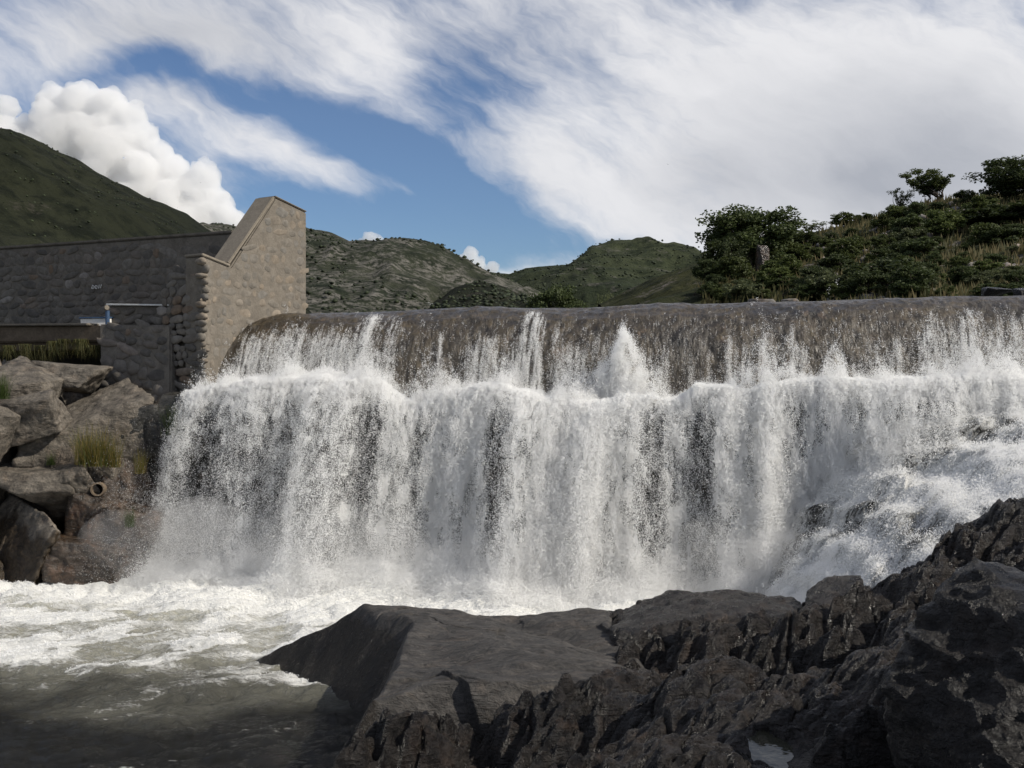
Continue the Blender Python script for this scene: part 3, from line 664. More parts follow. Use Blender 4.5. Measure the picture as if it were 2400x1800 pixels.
# coping: thin rendered strips that follow the top edges
def strip(t0, t1, th, nm):
    d = np.array((t1[0] - t0[0], t1[1] - t0[1])); d /= np.linalg.norm(d); q = np.array((-d[1], d[0])) * th
    pts = [(t0[0], t0[1] + 0.004), (t1[0], t1[1] + 0.004), (t1[0] + q[0], t1[1] + q[1]), (t0[0] + q[0], t0[1] + q[1])]
    return prism(nm, [wing(a, b, 0.006) for a, b in pts], (-WN[0] * (THK + 0.012), -WN[1] * (THK + 0.012), 0), M['concrete'], pier, 0.014)
strip((0.0 - 0.02, pA[1]), (pB[0] - 0.02, pB[1]), 0.06, 'coping'); strip((pB[0] - 0.03, pB[1] + 0.05), (pC[0], pC[1]), 0.06, 'coping'); strip((pC[0], pC[1] + 0.02), pD, 0.035, 'coping')
lay_stones(pier, wing(0, 0), (WU[0], WU[1], 0), (0, 0, 1), [(0.05, 2.8), (0.05, pA[1] - 0.08), (pB[0], pB[1] - 0.1), (pC[0] + 0.04, pC[1] - 0.16), (pD[0] - 0.04, pD[1] - 0.1), (pD[0] - 0.04, 2.8)], 0.25, 0.20, 0.016, PIER_ST, 3, 0.92, 298, 0.12)
# quoin stones along the ragged near edge
r = random.Random(5); z = 2.9
while z < pA[1] - 0.1:
    hq = r.uniform(0.09, 0.17); ob = bpy.data.objects.new('quoin_stone', r.choice(PIER_ST)); COL.objects.link(ob); ob.parent = pier
    px_, py_, _ = wing(r.uniform(-0.02, 0.07), 0, -0.05)
    ob.location = (px_ - N0[0], py_ - N0[1], z + hq / 2); ob.scale = (0.15 * r.uniform(.7, 1.2), hq * 0.60, 0.07 * r.uniform(.7, 1.2))
    ob.rotation_euler = (math.pi / 2, 0, math.atan2(WU[1], WU[0]) - math.pi / 2 + r.uniform(-.2, .2)); z += hq

# --- battered abutment below and left of the wing wall, facing left and forward
ab = empty('abutment_wall', (-7.0, 20.9, 0)); tag(ab, 'shaded battered stone abutment under the wing wall', 'wall')
qa = P(480, 603, 20.83); qb = P(432, 598, 21.75); qc = P(376, 770, 21.9); qd = P(352, 1020, 21.6); qe = P(468, 1020, 20.7)
core = [tuple(qa + np.array((-.03, .03, -.03))), tuple(qb), tuple(qc), tuple(qd), tuple(qe)]
prism('masonry_core', core, (0.5, 0.9, 0.0), M['mortar_dark'], ab, 0.03)
uu = Vector(qe - qd).normalized(); 
lay_stones(ab, tuple(qd), tuple(qe - qd), tuple(qa - qe), [(0.05, 0.0), (1.5, 0.0), (1.48, 3.45), (0.55, 3.45), (0.05, 2.1)], 0.34, 0.17, 0.035, WALL_ST, 9, 1.08, 220)
# --- low stone wall (base) left of it
lw = empty('low_wall', (-8.6, 21.3, 0)); tag(lw, 'low rough stone wall beside the abutment above the boulders', 'wall')
la, lb, lc, ld = P(232, 760, 22.0), P(400, 762, 21.3), P(400, 1000, 20.9), P(238, 950, 21.6)
prism('masonry_core', [tuple(la), tuple(lb), tuple(lc), tuple(ld)], (0.3, 0.9, 0), M['mortar_dark'], lw, 0.03)
lay_stones(lw, tuple(ld), tuple(lc - ld), tuple(la - ld), [(-0.05, -0.05), (1.62, -0.05), (1.15, 2.0), (-0.45, 1.62)], 0.36, 0.22, 0.06, WALL_ST, 11, 1.08, 150)
# upper block with the white slab
ub = empty('stone_block', (-8.5, 22.2, 0)); tag(ub, 'squat stone block topped by a white slab against the long wall', 'block')
a_, b_, c_, d_ = P(256, 716, 22.4), P(402, 718, 21.9), P(402, 762, 21.9), P(256, 762, 22.4)
prism('masonry_core', [tuple(a_), tuple(b_), tuple(c_), tuple(d_)], (0.4, 0.9, 0), M['mortar_dark'], ub, 0.02)
lay_stones(ub, tuple(d_), tuple(c_ - d_), tuple(a_ - d_), [(0.03, 0.0), (1.3, 0.0), (1.3, 0.4), (0.03, 0.4)], 0.34, 0.2, 0.06, WALL_ST, 12, 0.92, 60)
off = np.array((-0.05, -0.08, 0.004)); prism('top_slab', [tuple(a_ + off + (0, 0, 0.035)), tuple(b_ + (0, -.08, .039)), tuple(b_ + (0, -.08, 0.004)), tuple(a_ + off)], (0.38, 0.9, 0), M['white_paint'], ub, 0.008)
# little white trough with a blue lid, and the blue pipe beside it
wb = empty('painted_trough', (-9.2, 22.2, 0)); tag(wb, 'small white trough with a blue lid on the concrete ledge', 'trough')
a_, b_, c_, d_ = P(188, 747, 22.3), P(256, 746, 22.2), P(256, 764, 22.2), P(189, 765, 22.3)
prism('trough_body', [tuple(a_), tuple(b_), tuple(c_), tuple(d_)], (0.05, 0.4, 0), M['white_paint'], wb, 0.01)
prism('lid', [tuple(a_ + (-.02, -.03, .032)), tuple(b_ + (.02, -.03, .032)), tuple(b_ + (.02, -.03, .004)), tuple(a_ + (-.02, -.03, .004))], (0.05, 0.46, 0), M['blue_paint'], wb, 0.006)
def tube(name, p0, p1, r, mat, parent=None, hollow=False, k=16):
    p0, p1 = Vector(p0), Vector(p1); ax = (p1 - p0).normalized(); q = ax.to_track_quat('Z', 'Y'); bm = bmesh.new()
    rings = [(r, 0), (r, (p1 - p0).length)] + ([(r * 0.8, (p1 - p0).length), (r * 0.78, (p1 - p0).length * 0.3)] if hollow else [])
    vs = [[bm.verts.new(p0 + q @ Vector((math.cos(i / k * 6.2832) * rr, math.sin(i / k * 6.2832) * rr, h))) for i in range(k)] for rr, h in rings]
    for a, b in zip(vs[:-1], vs[1:]):
        for i in range(k): bm.faces.new((a[i], a[(i + 1) % k], b[(i + 1) % k], b[i]))
    bm.faces.new(list(reversed(vs[0]))); bm.faces.new(vs[-1])
    me = bpy.data.meshes.new(name); bm.to_mesh(me); bm.free(); me.materials.append(mat); o = bpy.data.objects.new(name, me); COL.objects.link(o)
    if parent is not None: to_parent(o, parent)
    return o
vp = empty('valve_post', tuple(P(252, 762, 22.0))); tag(vp, 'thin blue valve post beside the white trough', 'post')
tube('post', P(252, 760, 22.05), P(252, 728, 22.05), 0.045, M['blue_paint'], vp); tube('valve_wheel', P(248, 722, 22.0), P(253, 721, 22.0) + (0, -.05, 0), 0.05, M['mortar'], vp)

# --- long retaining wall
lwz = 6.80
rw = empty('retaining_wall', (-9.0, 25.0, 4.0)); tag(rw, 'long grey brown rubble stone wall running off to the left edge', 'wall')
R0 = P(-260, 601, 0.0); 
def zplane(px, py, z): d = (z - EYE) * F / (HY - py); return P(px, py, d)
w0 = zplane(-230, 600, lwz); w1 = zplane(545, 547, lwz)
wu = (w1 - w0) / np.linalg.norm(w1 - w0); wl = np.linalg.norm(w1 - w0)
prism('masonry_core', [tuple(w0), tuple(w1), tuple(w1 - (0, 0, 2.6)), tuple(w0 - (0, 0, 2.6))], (wu[1] * -0.5 * 1.0, wu[0] * 0.5 + 0.4, 0), M['mortar_dark'], rw, 0.03)
prism('coping', [tuple(w0 + (0, -.03, .07)), tuple(w1 + (0, -.03, .07)), tuple(w1 + (0, -.03, .004)), tuple(w0 + (0, -.03, .004))], (wu[1] * -0.5, wu[0] * 0.5 + 0.4, 0), M['mortar_dark'], rw, 0.02)
vis0 = 2.2
lay_stones(rw, tuple(w0 - (0, 0, 2.1)), tuple(wu), (0, 0, 1), [(vis0, 0.0), (wl - 0.05, 0.0), (wl - 0.05, 2.06), (vis0, 2.06)], 0.34, 0.185, 0.028, WALL_ST, 21, 1.06, 300)
# white paint scrawl on the wall (illegible in the photograph)
def on_wall(px, py):
    k = (px - CX) / F; t = (k * w0[1] - w0[0]) / (wu[0] - k * wu[1]); d = w0[1] + wu[1] * t; return w0 + wu * t + np.array((0, 0, EYE + (HY - py) / F * d - w0[2])) + np.array((0.03, -0.075, 0))
sc_ = bpy.data.curves.new('paint_mark', 'CURVE'); sc_.dimensions = '3D'; sc_.bevel_depth = 0.012; sc_.bevel_resolution = 1
for pts in ([(215, 676), (217, 669), (221, 672), (219, 677), (215, 676)], [(223, 676), (224, 670), (228, 671), (227, 677), (223, 676)], [(231, 677), (233, 668)], [(235, 676), (238, 667)]):
    sp = sc_.splines.new('POLY'); sp.points.add(len(pts) - 1)
    for q, (a, b) in zip(sp.points, pts): q.co = (*on_wall(a, b), 1)
sc_.materials.append(M['white_paint']); so_ = bpy.data.objects.new('paint_mark', sc_); COL.objects.link(so_); to_parent(so_, rw); so_['label'] = 'white paint scrawl on the wall'

# --- concrete ledge over a dark hollow
cl = empty('concrete_ledge', (-10, 23.2, 4.3)); tag(cl, 'stained brown concrete ledge jutting over a dark hollow', 'ledge')
a_, b_, c_, d_ = P(-250, 766, 23.8), P(238, 763, 22.0), P(238, 800, 22.0), P(-250, 806, 23.8)
prism('slab', [tuple(a_), tuple(b_), tuple(c_), tuple(d_)], (0.6, 1.6, 0), M['brown_concrete'], cl, 0.03)
prism('beam', [tuple(d_ + (0.03, 0.12, -.004)), tuple(c_ + (0, 0.12, -.004)), tuple(c_ + (0, 0.12, -.17)), tuple(d_ + (0, 0.12, -.2))], (0.5, 1.2, 0), M['brown_concrete'], cl, 0.02)
prism('edge_strip', [tuple(a_ + (0, -.03, .05)), tuple(b_ + (-.3, -.03, .05)), tuple(b_ + (-.3, -.03, .004)), tuple(a_ + (0, -.03, .004))], (0.3, 0.5, 0), M['mortar'], cl, 0.015)
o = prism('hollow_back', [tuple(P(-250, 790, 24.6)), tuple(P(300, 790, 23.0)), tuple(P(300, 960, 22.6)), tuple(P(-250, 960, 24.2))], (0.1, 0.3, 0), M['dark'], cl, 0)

# ================================================================== BOULDERS
def boulder(center, size, seed, mat, label, cat='boulder', rot=(0, 0, 0), sub=5, planes=16, rough=0.075, group=None, name='boulder', flat=0.0):
    r = np.random.default_rng(seed); bm = bmesh.new(); q = r.normal(size=(max(planes - 3, 8), 3)); q = np.sign(q) * np.abs(q) ** 0.45; q /= (np.abs(q) ** 5).sum(1)[:, None] ** 0.2
    q *= r.uniform(0.86, 1.04, (len(q), 1))
    for p in q: bm.verts.new(tuple(p))
    bmesh.ops.convex_hull(bm, input=list(bm.verts)); bmesh.ops.delete(bm, geom=[v for v in bm.verts if not v.link_faces], context='VERTS')
    for it in range(sub):
        bmesh.ops.subdivide_edges(bm, edges=[e for e in bm.edges if e.calc_length() > 0.05], cuts=1, use_grid_fill=True); bmesh.ops.triangulate(bm, faces=[f for f in bm.faces if len(f.verts) > 3])
        if it == 2: bmesh.ops.smooth_vert(bm, verts=list(bm.verts), factor=0.3, use_axis_x=True, use_axis_y=True, use_axis_z=True)
    bm.normal_update(); bm.verts.index_update()
    V = np.array([v.co[:] for v in bm.verts]); nn = np.array([v.normal[:] for v in bm.verts]); Fc = np.array([[v.index for v in f.verts] for f in bm.faces]); bm.free()
    q = V + r.uniform(0, 50, 3)
    disp = rough * (1.3 * fbm(q[:, 0] * 1.5, q[:, 1] * 1.5, q[:, 2] * 1.5, 5) + 1.1 * (ridged(q[:, 0] * 2.6, q[:, 1] * 2.6, q[:, 2] * 2.6, 4) - 0.5) + 0.35 * fbm(q[:, 0] * 10, q[:, 1] * 10, q[:, 2] * 10, 3)); V = V + nn * disp[:, None]
    o = obj_from(name, V * (np.array(size) / 2), Fc, mat)
    o.location = tuple(center); o.rotation_euler = rot
    tag(o, label, cat, group); return o
def bpx(px, py, w, h, d, seed, mat, label, depth=1.0, rot=(0, 0, 0), **kw):
    c = P(px, py, d); sw = w / F * d * 1.22; sh = h / F * d * 1.22
    return boulder(c, (sw, (sw + sh) * 0.5 * depth, sh), seed, mat, label, rot=rot, **kw)
G = 'boulders on the left bank'
RL, RB = M['rock_left'], M['rock_brown']
bpx(225, 1000, 265, 215, 20.4, 11, RL, 'large grey boulder behind the tallest yellow grass tuft', 0.9, (0.1, 0.25, 0.2), group=G, planes=12)
bpx(40, 905, 170, 130, 20.3, 12, RL, 'pale boulder under the dark hollow at the left edge', 1.0, (0, 0.35, 0.3), group=G)
bpx(70, 975, 140, 95, 19.6, 13, RL, 'small tan boulder leaning on the large grey boulder', 1.0, (0.1, -0.25, 0.1), group=G)
bpx(-20, 1000, 120, 110, 19.3, 14, RL, 'tan boulder cut by the left edge above the black cleft', 1.0, (0, 0.5, 0), group=G)
bpx(95, 1065, 55, 170, 20.3, 15, RL, 'narrow upright rock wedged in the black cleft', 1.0, (0, 0.05, 0.4), group=G, sub=4)
bpx(30, 1080, 150, 180, 20.9, 16, M['bed'], 'black recessed rock at the back of the cleft', 0.8, group=G, sub=4)
bpx(160, 1110, 130, 80, 20.4, 17, M['bed'], 'dark rock under the large grey boulder', 0.8, group=G, sub=4)
bpx(80, 1185, 240, 170, 19.8, 18, RL, 'broad tan boulder with a vertical pale stain near the water', 0.9, (0, 0.1, -0.2), group=G, planes=11)
bpx(180, 1195, 120, 190, 19.7, 28, RL, 'pale upright slab of rock beside the wet brown rock', 0.9, (0, 0.1, -0.1), group=G, planes=11)
bpx(30, 1275, 240, 200, 19.2, 19, RL, 'tan wedge shaped boulder with a wet black foot at the left edge', 0.9, (0, 0.42, 0.1), group=G, planes=10)
bpx(240, 1225, 140, 190, 19.6, 20, RB, 'glossy wet brown boulder below the drain pipe', 0.9, (0.2, 0.1, 0), group=G, rough=0.08)
bpx(215, 1320, 200, 130, 19.2, 21, RB, 'low rust stained wet rock at the water line', 0.9, (0, 0.1, 0.2), group=G, rough=0.09)
bpx(300, 1290, 150, 190, 19.5, 22, RB, 'wet dark rock beside the left edge of the falls', 0.9, (0, 0, 0.2), group=G, rough=0.09)
bpx(330, 1150, 170, 150, 20.2, 23, RB, 'brown rock shelf beside the falls above the wet rocks', 0.9, (0, -0.1, 0.2), group=G, rough=0.08)
bpx(235, 1115, 120, 80, 20.1, 24, RL, 'small grey rock over the drain pipe', 1.0, (0, 0.3, 0), group=G, sub=4)
bpx(310, 1035, 120, 170, 20.6, 25, M['bed'], 'mossy dark rock between the abutment and the falls', 0.9, (0, 0.2, 0), group=G, sub=4)
bpx(400, 1080, 130, 280, 20.7, 26, M['bed'], 'black rock face right behind the left edge of the falls', 0.6, (0, 0.1, 0), group=G, sub=4)
bpx(170, 880, 150, 70, 21.0, 27, RL, 'flat grey rock below the low stone wall', 1.0, (0, 0.15, 0.1), group=G, sub=4)
bpx(-90, 1150, 220, 420, 19.6, 31, RL, 'tall tan boulder just outside the left edge', 1.0, group=G, sub=4)
# earth of the left bank under and behind the boulders
X, Y = np.meshgrid(np.linspace(-17, -5.6, 330), np.linspace(15.5, 23.5, 250))
lb_f = tps([(-5.6, 20.4, 0.4), (-6.3, 19.0, -0.9), (-7.0, 18.2, -0.9), (-9, 17.8, -0.9), (-14, 17.4, -0.9), (-20, 17.4, -0.8), (-7.5, 20.6, 1.9), (-9, 20.2, 1.6), (-8.6, 21.2, 2.9), (-10.2, 20.6, 2.9), (-13, 20, 2.6), (-20, 20, 2.8), (-10, 23, 3.3), (-7, 22.5, 3.0), (-16, 24, 3.4), (-22, 25, 3.6), (-8, 19.5, 0.3), (-10, 19.3, 0.4)])
wx_ = 0.3 * fbm(X * 0.8, Y * 0.8, 21.0, 3); Z = lb_f(X, Y) + 0.25 + 0.75 * (blocks(X * 0.8 + wx_, Y * 0.9 + wx_, 61, 2.6) + 0.1) + 0.25 * blocks(X * 2.3 + wx_, Y * 2.3 - wx_, 62, 2.4) + 0.05 * fbm(X * 5, Y * 5, 3.0, 4)
lbk = obj_from('terrain', np.stack([X, Y, Z], -1).reshape(-1, 3), grid_faces(330, 250), M['rock_left']); tag(lbk, 'stony earth of the left bank between the boulders', kind='structure')
# gravel on the left bank
rr = np.random.default_rng(4); gp = []
for _ in range(700):
    px, py = rr.normal(115, 32), rr.normal(905, 26); gp.append(P(px, py, 20.5) + rr.normal(0, 0.08, 3))
gp = np.array(gp); gp[:, 2] = np.minimum(gp[:, 2], lb_f(gp[:, 0], gp[:, 1]) + 0.35)
ico = bmesh.new(); bmesh.ops.create_icosphere(ico, subdivisions=1, radius=1.0); IV = np.array([v.co[:] for v in ico.verts]); IF = np.array([[v.index for v in f.verts] for f in ico.faces]); ico.free()
def blobs(name, c, sz, mat, tone=False, squash=0.7, jit=0.3, seed=1, parent=None):
    r = np.random.default_rng(seed); VV = c[:, None, :] + IV[None] * (sz[:, None, None] * np.array((1, 1, squash))) * r.uniform(1 - jit, 1 + jit, (len(c), len(IV), 1))
    FF = IF[None] + (np.arange(len(c)) * len(IV))[:, None, None]
    return obj_from(name, VV.reshape(-1, 3), FF.reshape(-1, 3), mat, parent, False, {'leaf_tone': np.repeat(r.random(len(c)), len(IV))} if tone else None)
o = blobs('gravel', gp, rr.uniform(0.03, 0.10, len(gp)), M['rock_left']); tag(o, 'loose grey gravel between the left bank boulders', 'gravel', kind='stuff')
dp = empty('drain_pipe', tuple(P(232, 1146, 19.3))); tag(dp, 'short round drain pipe poking out between the boulders', 'pipe')
tube('pipe', P(262, 1138, 20.4), P(228, 1147, 19.3), 0.125, M['brown_concrete'], dp, hollow=True, k=24)

# ================================================================== FOREGROUND ROCK
outc_pts = [P(2400, 1192, 11.8), P(2300, 1218, 11.8), P(2200, 1268, 11.8), P(2120, 1288, 12), P(2050, 1312, 12.2), P(1960, 1338, 12.4), P(1900, 1388, 12.6), P(1850, 1400, 12.8), P(1700, 1380, 13.0), P(1560, 1383, 13.2), P(1470, 1420, 13.0), P(1430, 1450, 12.4), P(1420, 1500, 11.4),
            P(1500, 1480, 11.6), P(1700, 1480, 11.1), P(1850, 1460, 11.2), P(1950, 1450, 10.6), P(2050, 1400, 10.8), P(2200, 1360, 10.2), P(2350, 1310, 9.8), P(2500, 1290, 9.4),
            P(1400, 1600, 9.7), P(1600, 1600, 9.2), P(1800, 1600, 8.6), P(1950, 1590, 8.0), P(2060, 1560, 7.7), P(2150, 1500, 7.9),
            P(1200, 1710, 8.5), P(1400, 1710, 8.1), P(1600, 1710, 7.8), P(1800, 1725, 7.2), P(1950, 1750, 6.6), P(2100, 1720, 6.4), P(2300, 1760, 5.8), P(2500, 1780, 5.4),
            P(1000, 1710, 8.9), P(900, 1755, 9.0), P(1000, 1650, 9.85), P(1200, 1632, 9.9), P(900, 1690, 9.9), P(1400, 1590, 10.0), P(860, 1800, 8.7), P(820, 1740, 10.2), P(790, 1800, 9.7),
            (-1.95, 10.6, -0.5), (-2.1, 9.6, -0.5), (-2.2, 8.2, -0.5), (-2.3, 6, -0.4), (-3.2, 4, -0.6), (-1.2, 11.5, 0.1), (0.0, 12.2, 0.35), (-0.5, 11.0, 0.40), (0.6, 11.2, 0.55), (0.3, 10.2, 0.65), (-0.7, 10.2, 0.55),
            (-1.6, 13.6, -0.7), (0, 14.3, -0.6), (1.5, 14.5, -0.5), (3.0, 14.4, -0.4), (4.0, 14.0, 0.1), (5.0, 13.6, 0.9), (6.2, 13.2, 1.7),
            (0, 5, 1.55), (0, 3, 2.1), (2, 3.2, 2.3), (3, 1.5, 2.5), (-1.4, 5.2, 0.9), (0, 0, 2.35), (-2, 1.5, 0.6), (5.0, 5, 2.9), (8, 8, 3.1), (9, 11, 3.0), (7, 3, 3.2), (10, 2, 3.6), (11, 14, 3.2), (4.2, 7.6, 2.1)]
outc_f = tps(outc_pts)
PUD = P(1795, 1722, 7.2)
def rockify(x, y, amp=1.0):
    """layered, broken gneiss: tilted facets at three sizes in warped space, foliation along one strike"""
    a = 0.55; u = x * math.cos(a) + y * math.sin(a); v = -x * math.sin(a) + y * math.cos(a)
    wx = 0.45 * fbm(x * 0.9, y * 0.9, 1.0, 4); wy = 0.45 * fbm(x * 0.9, y * 0.9, 7.0, 4)
    b1 = blocks((u + 0.5 * wx) * 0.70, (v + 0.5 * wy) * 1.15, 1, 1.7); b2 = blocks((u + 0.35 * wx) * 1.9, (v + 0.35 * wy) * 3.1, 2, 2.0); b3 = blocks((u + 0.3 * wx) * 5.0, (v + 0.3 * wy) * 9.0, 3, 2.2)
    rough_ = sstep(-0.35, 0.35, fbm(x * 0.7, y * 0.7, 4.0, 3))
    z = 0.40 * b1 + 0.20 * b2 * (0.5 + 0.6 * rough_) + 0.085 * b3 * (0.3 + rough_) + 0.02
    z = z + 0.07 * (ridged(u * 0.9, v * 3.2, 3.0, 5) - 0.5) + 0.05 * (ridged(u * 3.0 + wx, v * 8 + wy, 9.0, 4) - 0.5) + 0.034 * fbm(u * 9, v * 22, 5.0, 4) + 0.03 * (ridged(u * 8 + wx, v * 15 + wy, 19.0, 3) - 0.5)
    for f_, w_c, dep, sd in ((0.55, 0.020, 0.10, 81), (1.5, 0.022, 0.045, 82)):
        ec = worley_edge((u + 0.8 * wx) * f_, (v + 0.8 * wy) * f_ * 1.9, sd); z = z - dep * np.exp(-(ec / w_c) ** 2)
    return z * amp
nx, ny = 820, 800
xs = np.linspace(-3.6, 9.5, nx); ys = np.concatenate([np.linspace(-1.0, 5.0, 120), np.linspace(5.02, 14.9, ny - 120)])
X, Y = np.meshgrid(xs, ys)
Zb = outc_f(X, Y)
am = 0.25 + 0.75 * sstep(-0.3, 0.6, Zb)
Z = Zb + rockify(X, Y) * am
pd = np.hypot((X - PUD[0] - 0.22 * (Y - PUD[1])) / 0.15, (Y - PUD[1]) / 0.42) + 0.5 * fbm(X * 5, Y * 5, 2.0, 3)
PUD[2] = np.percentile(Z[pd < 1.4], 40)
Z = np.where((pd > 1.0) & (pd < 2.2), np.maximum(Z, PUD[2] + 0.05 * np.minimum(pd - 1.0, 0.6)), Z); Z = np.where(pd < 1.0, np.minimum(Z, PUD[2] - 0.06 * (1 - pd) - 0.004), Z)
V = np.stack([X, Y, Z], -1).reshape(-1, 3)
Fc = grid_faces(nx, len(ys), Z > -0.75); V, Fc, _ = compact(V, Fc)
out_o = obj_from('rock_outcrop', V, Fc, M['rock_dark']); tag(out_o, 'rugged dark grey bedrock filling the lower right foreground', 'rock')
th = np.linspace(0, 2 * math.pi, 40, endpoint=False)
pv = [(PUD[0], PUD[1], PUD[2])] + [(PUD[0] + 0.30 * math.cos(t) + 0.12 * math.sin(t), PUD[1] + 0.60 * math.sin(t), PUD[2]) for t in th]
pf = [(0, i + 1, (i + 1) % 40 + 1) for i in range(40)]
o = obj_from('puddle', pv, pf, M['still']); tag(o, 'small rain puddle caught in a cleft of the foreground rock', 'puddle')

# flat topped slab running down into the pool
def plane3(a, b, c):
    a, b, c = map(np.asarray, (a, b, c)); n = np.cross(b - a, c - a); return lambda x, y: a[2] - (n[0] * (x - a[0]) + n[1] * (y - a[1])) / n[2]
top = plane3(Pz(870, 1420, 0.97), Pz(1420, 1430, 0.98), Pz(1000, 1625, 0.80))
left = plane3(Pz(715, 1596, 0.0), Pz(850, 1662, 0.0), Pz(870, 1416, 0.97))
leftn = plane3(Pz(850, 1662, 0.0), Pz(795, 1800, -0.1), Pz(945, 1500, 0.92))
farp = plane3(Pz(860, 1413, 0.97), Pz(1420, 1424, 0.98), np.array((0.0, 14.2, -0.8)))
nearp = plane3(Pz(890, 1640, 0.76), Pz(1480, 1560, 0.90), np.array((-0.2, 10.0, 0.25)))
X, Y = np.meshgrid(np.linspace(-3.6, 2.0, 560), np.linspace(9.2, 14.6, 500))
wx = 0.25 * fbm(X * 0.9, Y * 0.9, 11.0, 4); wy = 0.25 * fbm(X * 0.9, Y * 0.9, 12.0, 4)
tz = top(X, Y) + 0.06 * fbm(X * 0.7, Y * 1.5, 3.0, 5) + 0.016 * fbm(X * 6, Y * 14, 2.0, 4) + 0.05 * (ridged(X * 0.9 + wx, Y * 1.8 + wy, 14.0, 4) - 0.6) - 0.05 * np.exp(-(worley_edge(X * 0.32 + 1.2 * wx, Y * 0.55 + 1.2 * wy, 23) / 0.012) ** 2)
st, se = facets(X * 0.55 + wx, Y * 0.9 + wy, 21); tz = tz + 0.03 * st + 0.10 * blocks(X * 0.7 + wx, Y * 1.0 + wy, 71, 1.4) + 0.03 * blocks(X * 2.4 + wx, Y * 4.0 + wy, 72, 1.4)
Ls = np.stack([tz, np.maximum(left(X + wx * 0.5, Y + wy * 0.5) + 0.05 * fbm(X * 2, Y * 2, 1.0, 4), leftn(X + wx * 0.6, Y + wy * 0.3) + 0.05 * fbm(X * 2, Y * 2, 5.0, 4)), farp(X, Y + wy), 1.0 - 1.2 * (X - 1.15 + wx), nearp(X + wx, Y + 0.9 * wy + 0.10 * st)])
k = 45.0; Z = -np.log(np.exp(-k * np.clip(Ls, -2, 3)).sum(0)) / k
Z = Z + 0.02 * fbm(X * 4, Y * 7, 6.0, 4)
wet_shade = sstep(0.02, 0.14, np.minimum(tz, nearp(X, Y)) - np.maximum(left(X, Y), leftn(X, Y)) + 0.05 * fbm(X * 3, Y * 3, 8.0, 3))  # shade of the left face painted into its colour, as darker wet rock
V = np.stack([X, Y, Z], -1).reshape(-1, 3); Fc = grid_faces(560, 500, Z > -0.8); V, Fc, at = compact(V, Fc, {'wet': wet_shade.ravel()})
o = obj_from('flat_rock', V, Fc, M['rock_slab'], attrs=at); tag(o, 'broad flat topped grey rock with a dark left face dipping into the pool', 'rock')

# big dark block at the right edge
def hull_rock(pts, seed, mat, label, rough=0.05, cuts=5, name='boulder', cat='boulder'):
    bm = bmesh.new()
    for p in pts: bm.verts.new(tuple(p))
    bmesh.ops.convex_hull(bm, input=list(bm.verts)); loose = [v for v in bm.verts if not v.link_faces]; bmesh.ops.delete(bm, geom=loose, context='VERTS')
    for _ in range(cuts):
        bmesh.ops.subdivide_edges(bm, edges=[e for e in bm.edges if e.calc_length() > 0.045], cuts=1, use_grid_fill=True); bmesh.ops.triangulate(bm, faces=[f for f in bm.faces if len(f.verts) > 3])
        if _ == 2: bmesh.ops.smooth_vert(bm, verts=list(bm.verts), factor=0.4, use_axis_x=True, use_axis_y=True, use_axis_z=True)
    bm.normal_update(); bm.verts.index_update()
    V = np.array([v.co[:] for v in bm.verts]); Nn = np.array([v.normal[:] for v in bm.verts]); Fc = np.array([[v.index for v in f.verts] for f in bm.faces]); bm.free()
    q = V + seed * 3.7
    d = rough * (1.5 * fbm(q[:, 0] * 1.3, q[:, 1] * 1.3, q[:, 2] * 1.3, 5) + 1.3 * (ridged(q[:, 0] * 2.2, q[:, 1] * 2.2, q[:, 2] * 4.5, 4) - 0.5) + 0.5 * fbm(q[:, 0] * 9, q[:, 1] * 9, q[:, 2] * 16, 3))
    o = obj_from(name, V + Nn * d[:, None], Fc, mat); tag(o, label, cat); return o
hull_rock([P(2285, 1312, 6.7), P(2400, 1362, 7.3), P(2430, 1440, 6.0), P(2620, 1450, 6.3), P(2150, 1440, 6.6), P(2090, 1600, 6.4), P(2085, 1760, 6.3), P(2300, 1820, 5.6), P(2620, 1820, 5.3), P(2190, 1470, 7.6), P(2640, 1560, 8.0), P(2200, 1800, 7.5), P(2640, 1900, 7.5), P(2130, 1900, 6.6)], 2, M['rock_block'],
          'tall dark block with a sunlit sloping ridge at the right edge', 0.07)
hull_rock([P(1455, 1440, 12.9), P(1560, 1388, 13.1), P(1700, 1384, 13.0), P(1850, 1394, 12.9), P(1890, 1420, 12.5), P(1430, 1480, 11.9), P(1520, 1470, 11.7), P(1660, 1440, 11.7), P(1860, 1450, 11.6), P(1440, 1580, 11.6), P(1860, 1560, 11.4), P(1650, 1570, 11.2), P(1480, 1560, 13.2), P(1860, 1540, 13.0)], 8, M['rock_dark'],
          'long low rock hump between the flat rock and the ridge', 0.07, name='rock_hump', cat='rock')
hull_rock([P(1890, 1385, 12.2), P(1955, 1338, 12.3), P(2020, 1345, 12.0), P(2035, 1420, 11.4), P(1960, 1480, 11.2), P(1890, 1450, 11.5), P(1900, 1400, 12.9), P(2020, 1390, 12.9), P(1960, 1500, 12.0)], 5, M['rock_dark'],
          'angular boulder with a pale broken face on the foreground ridge', 0.05)

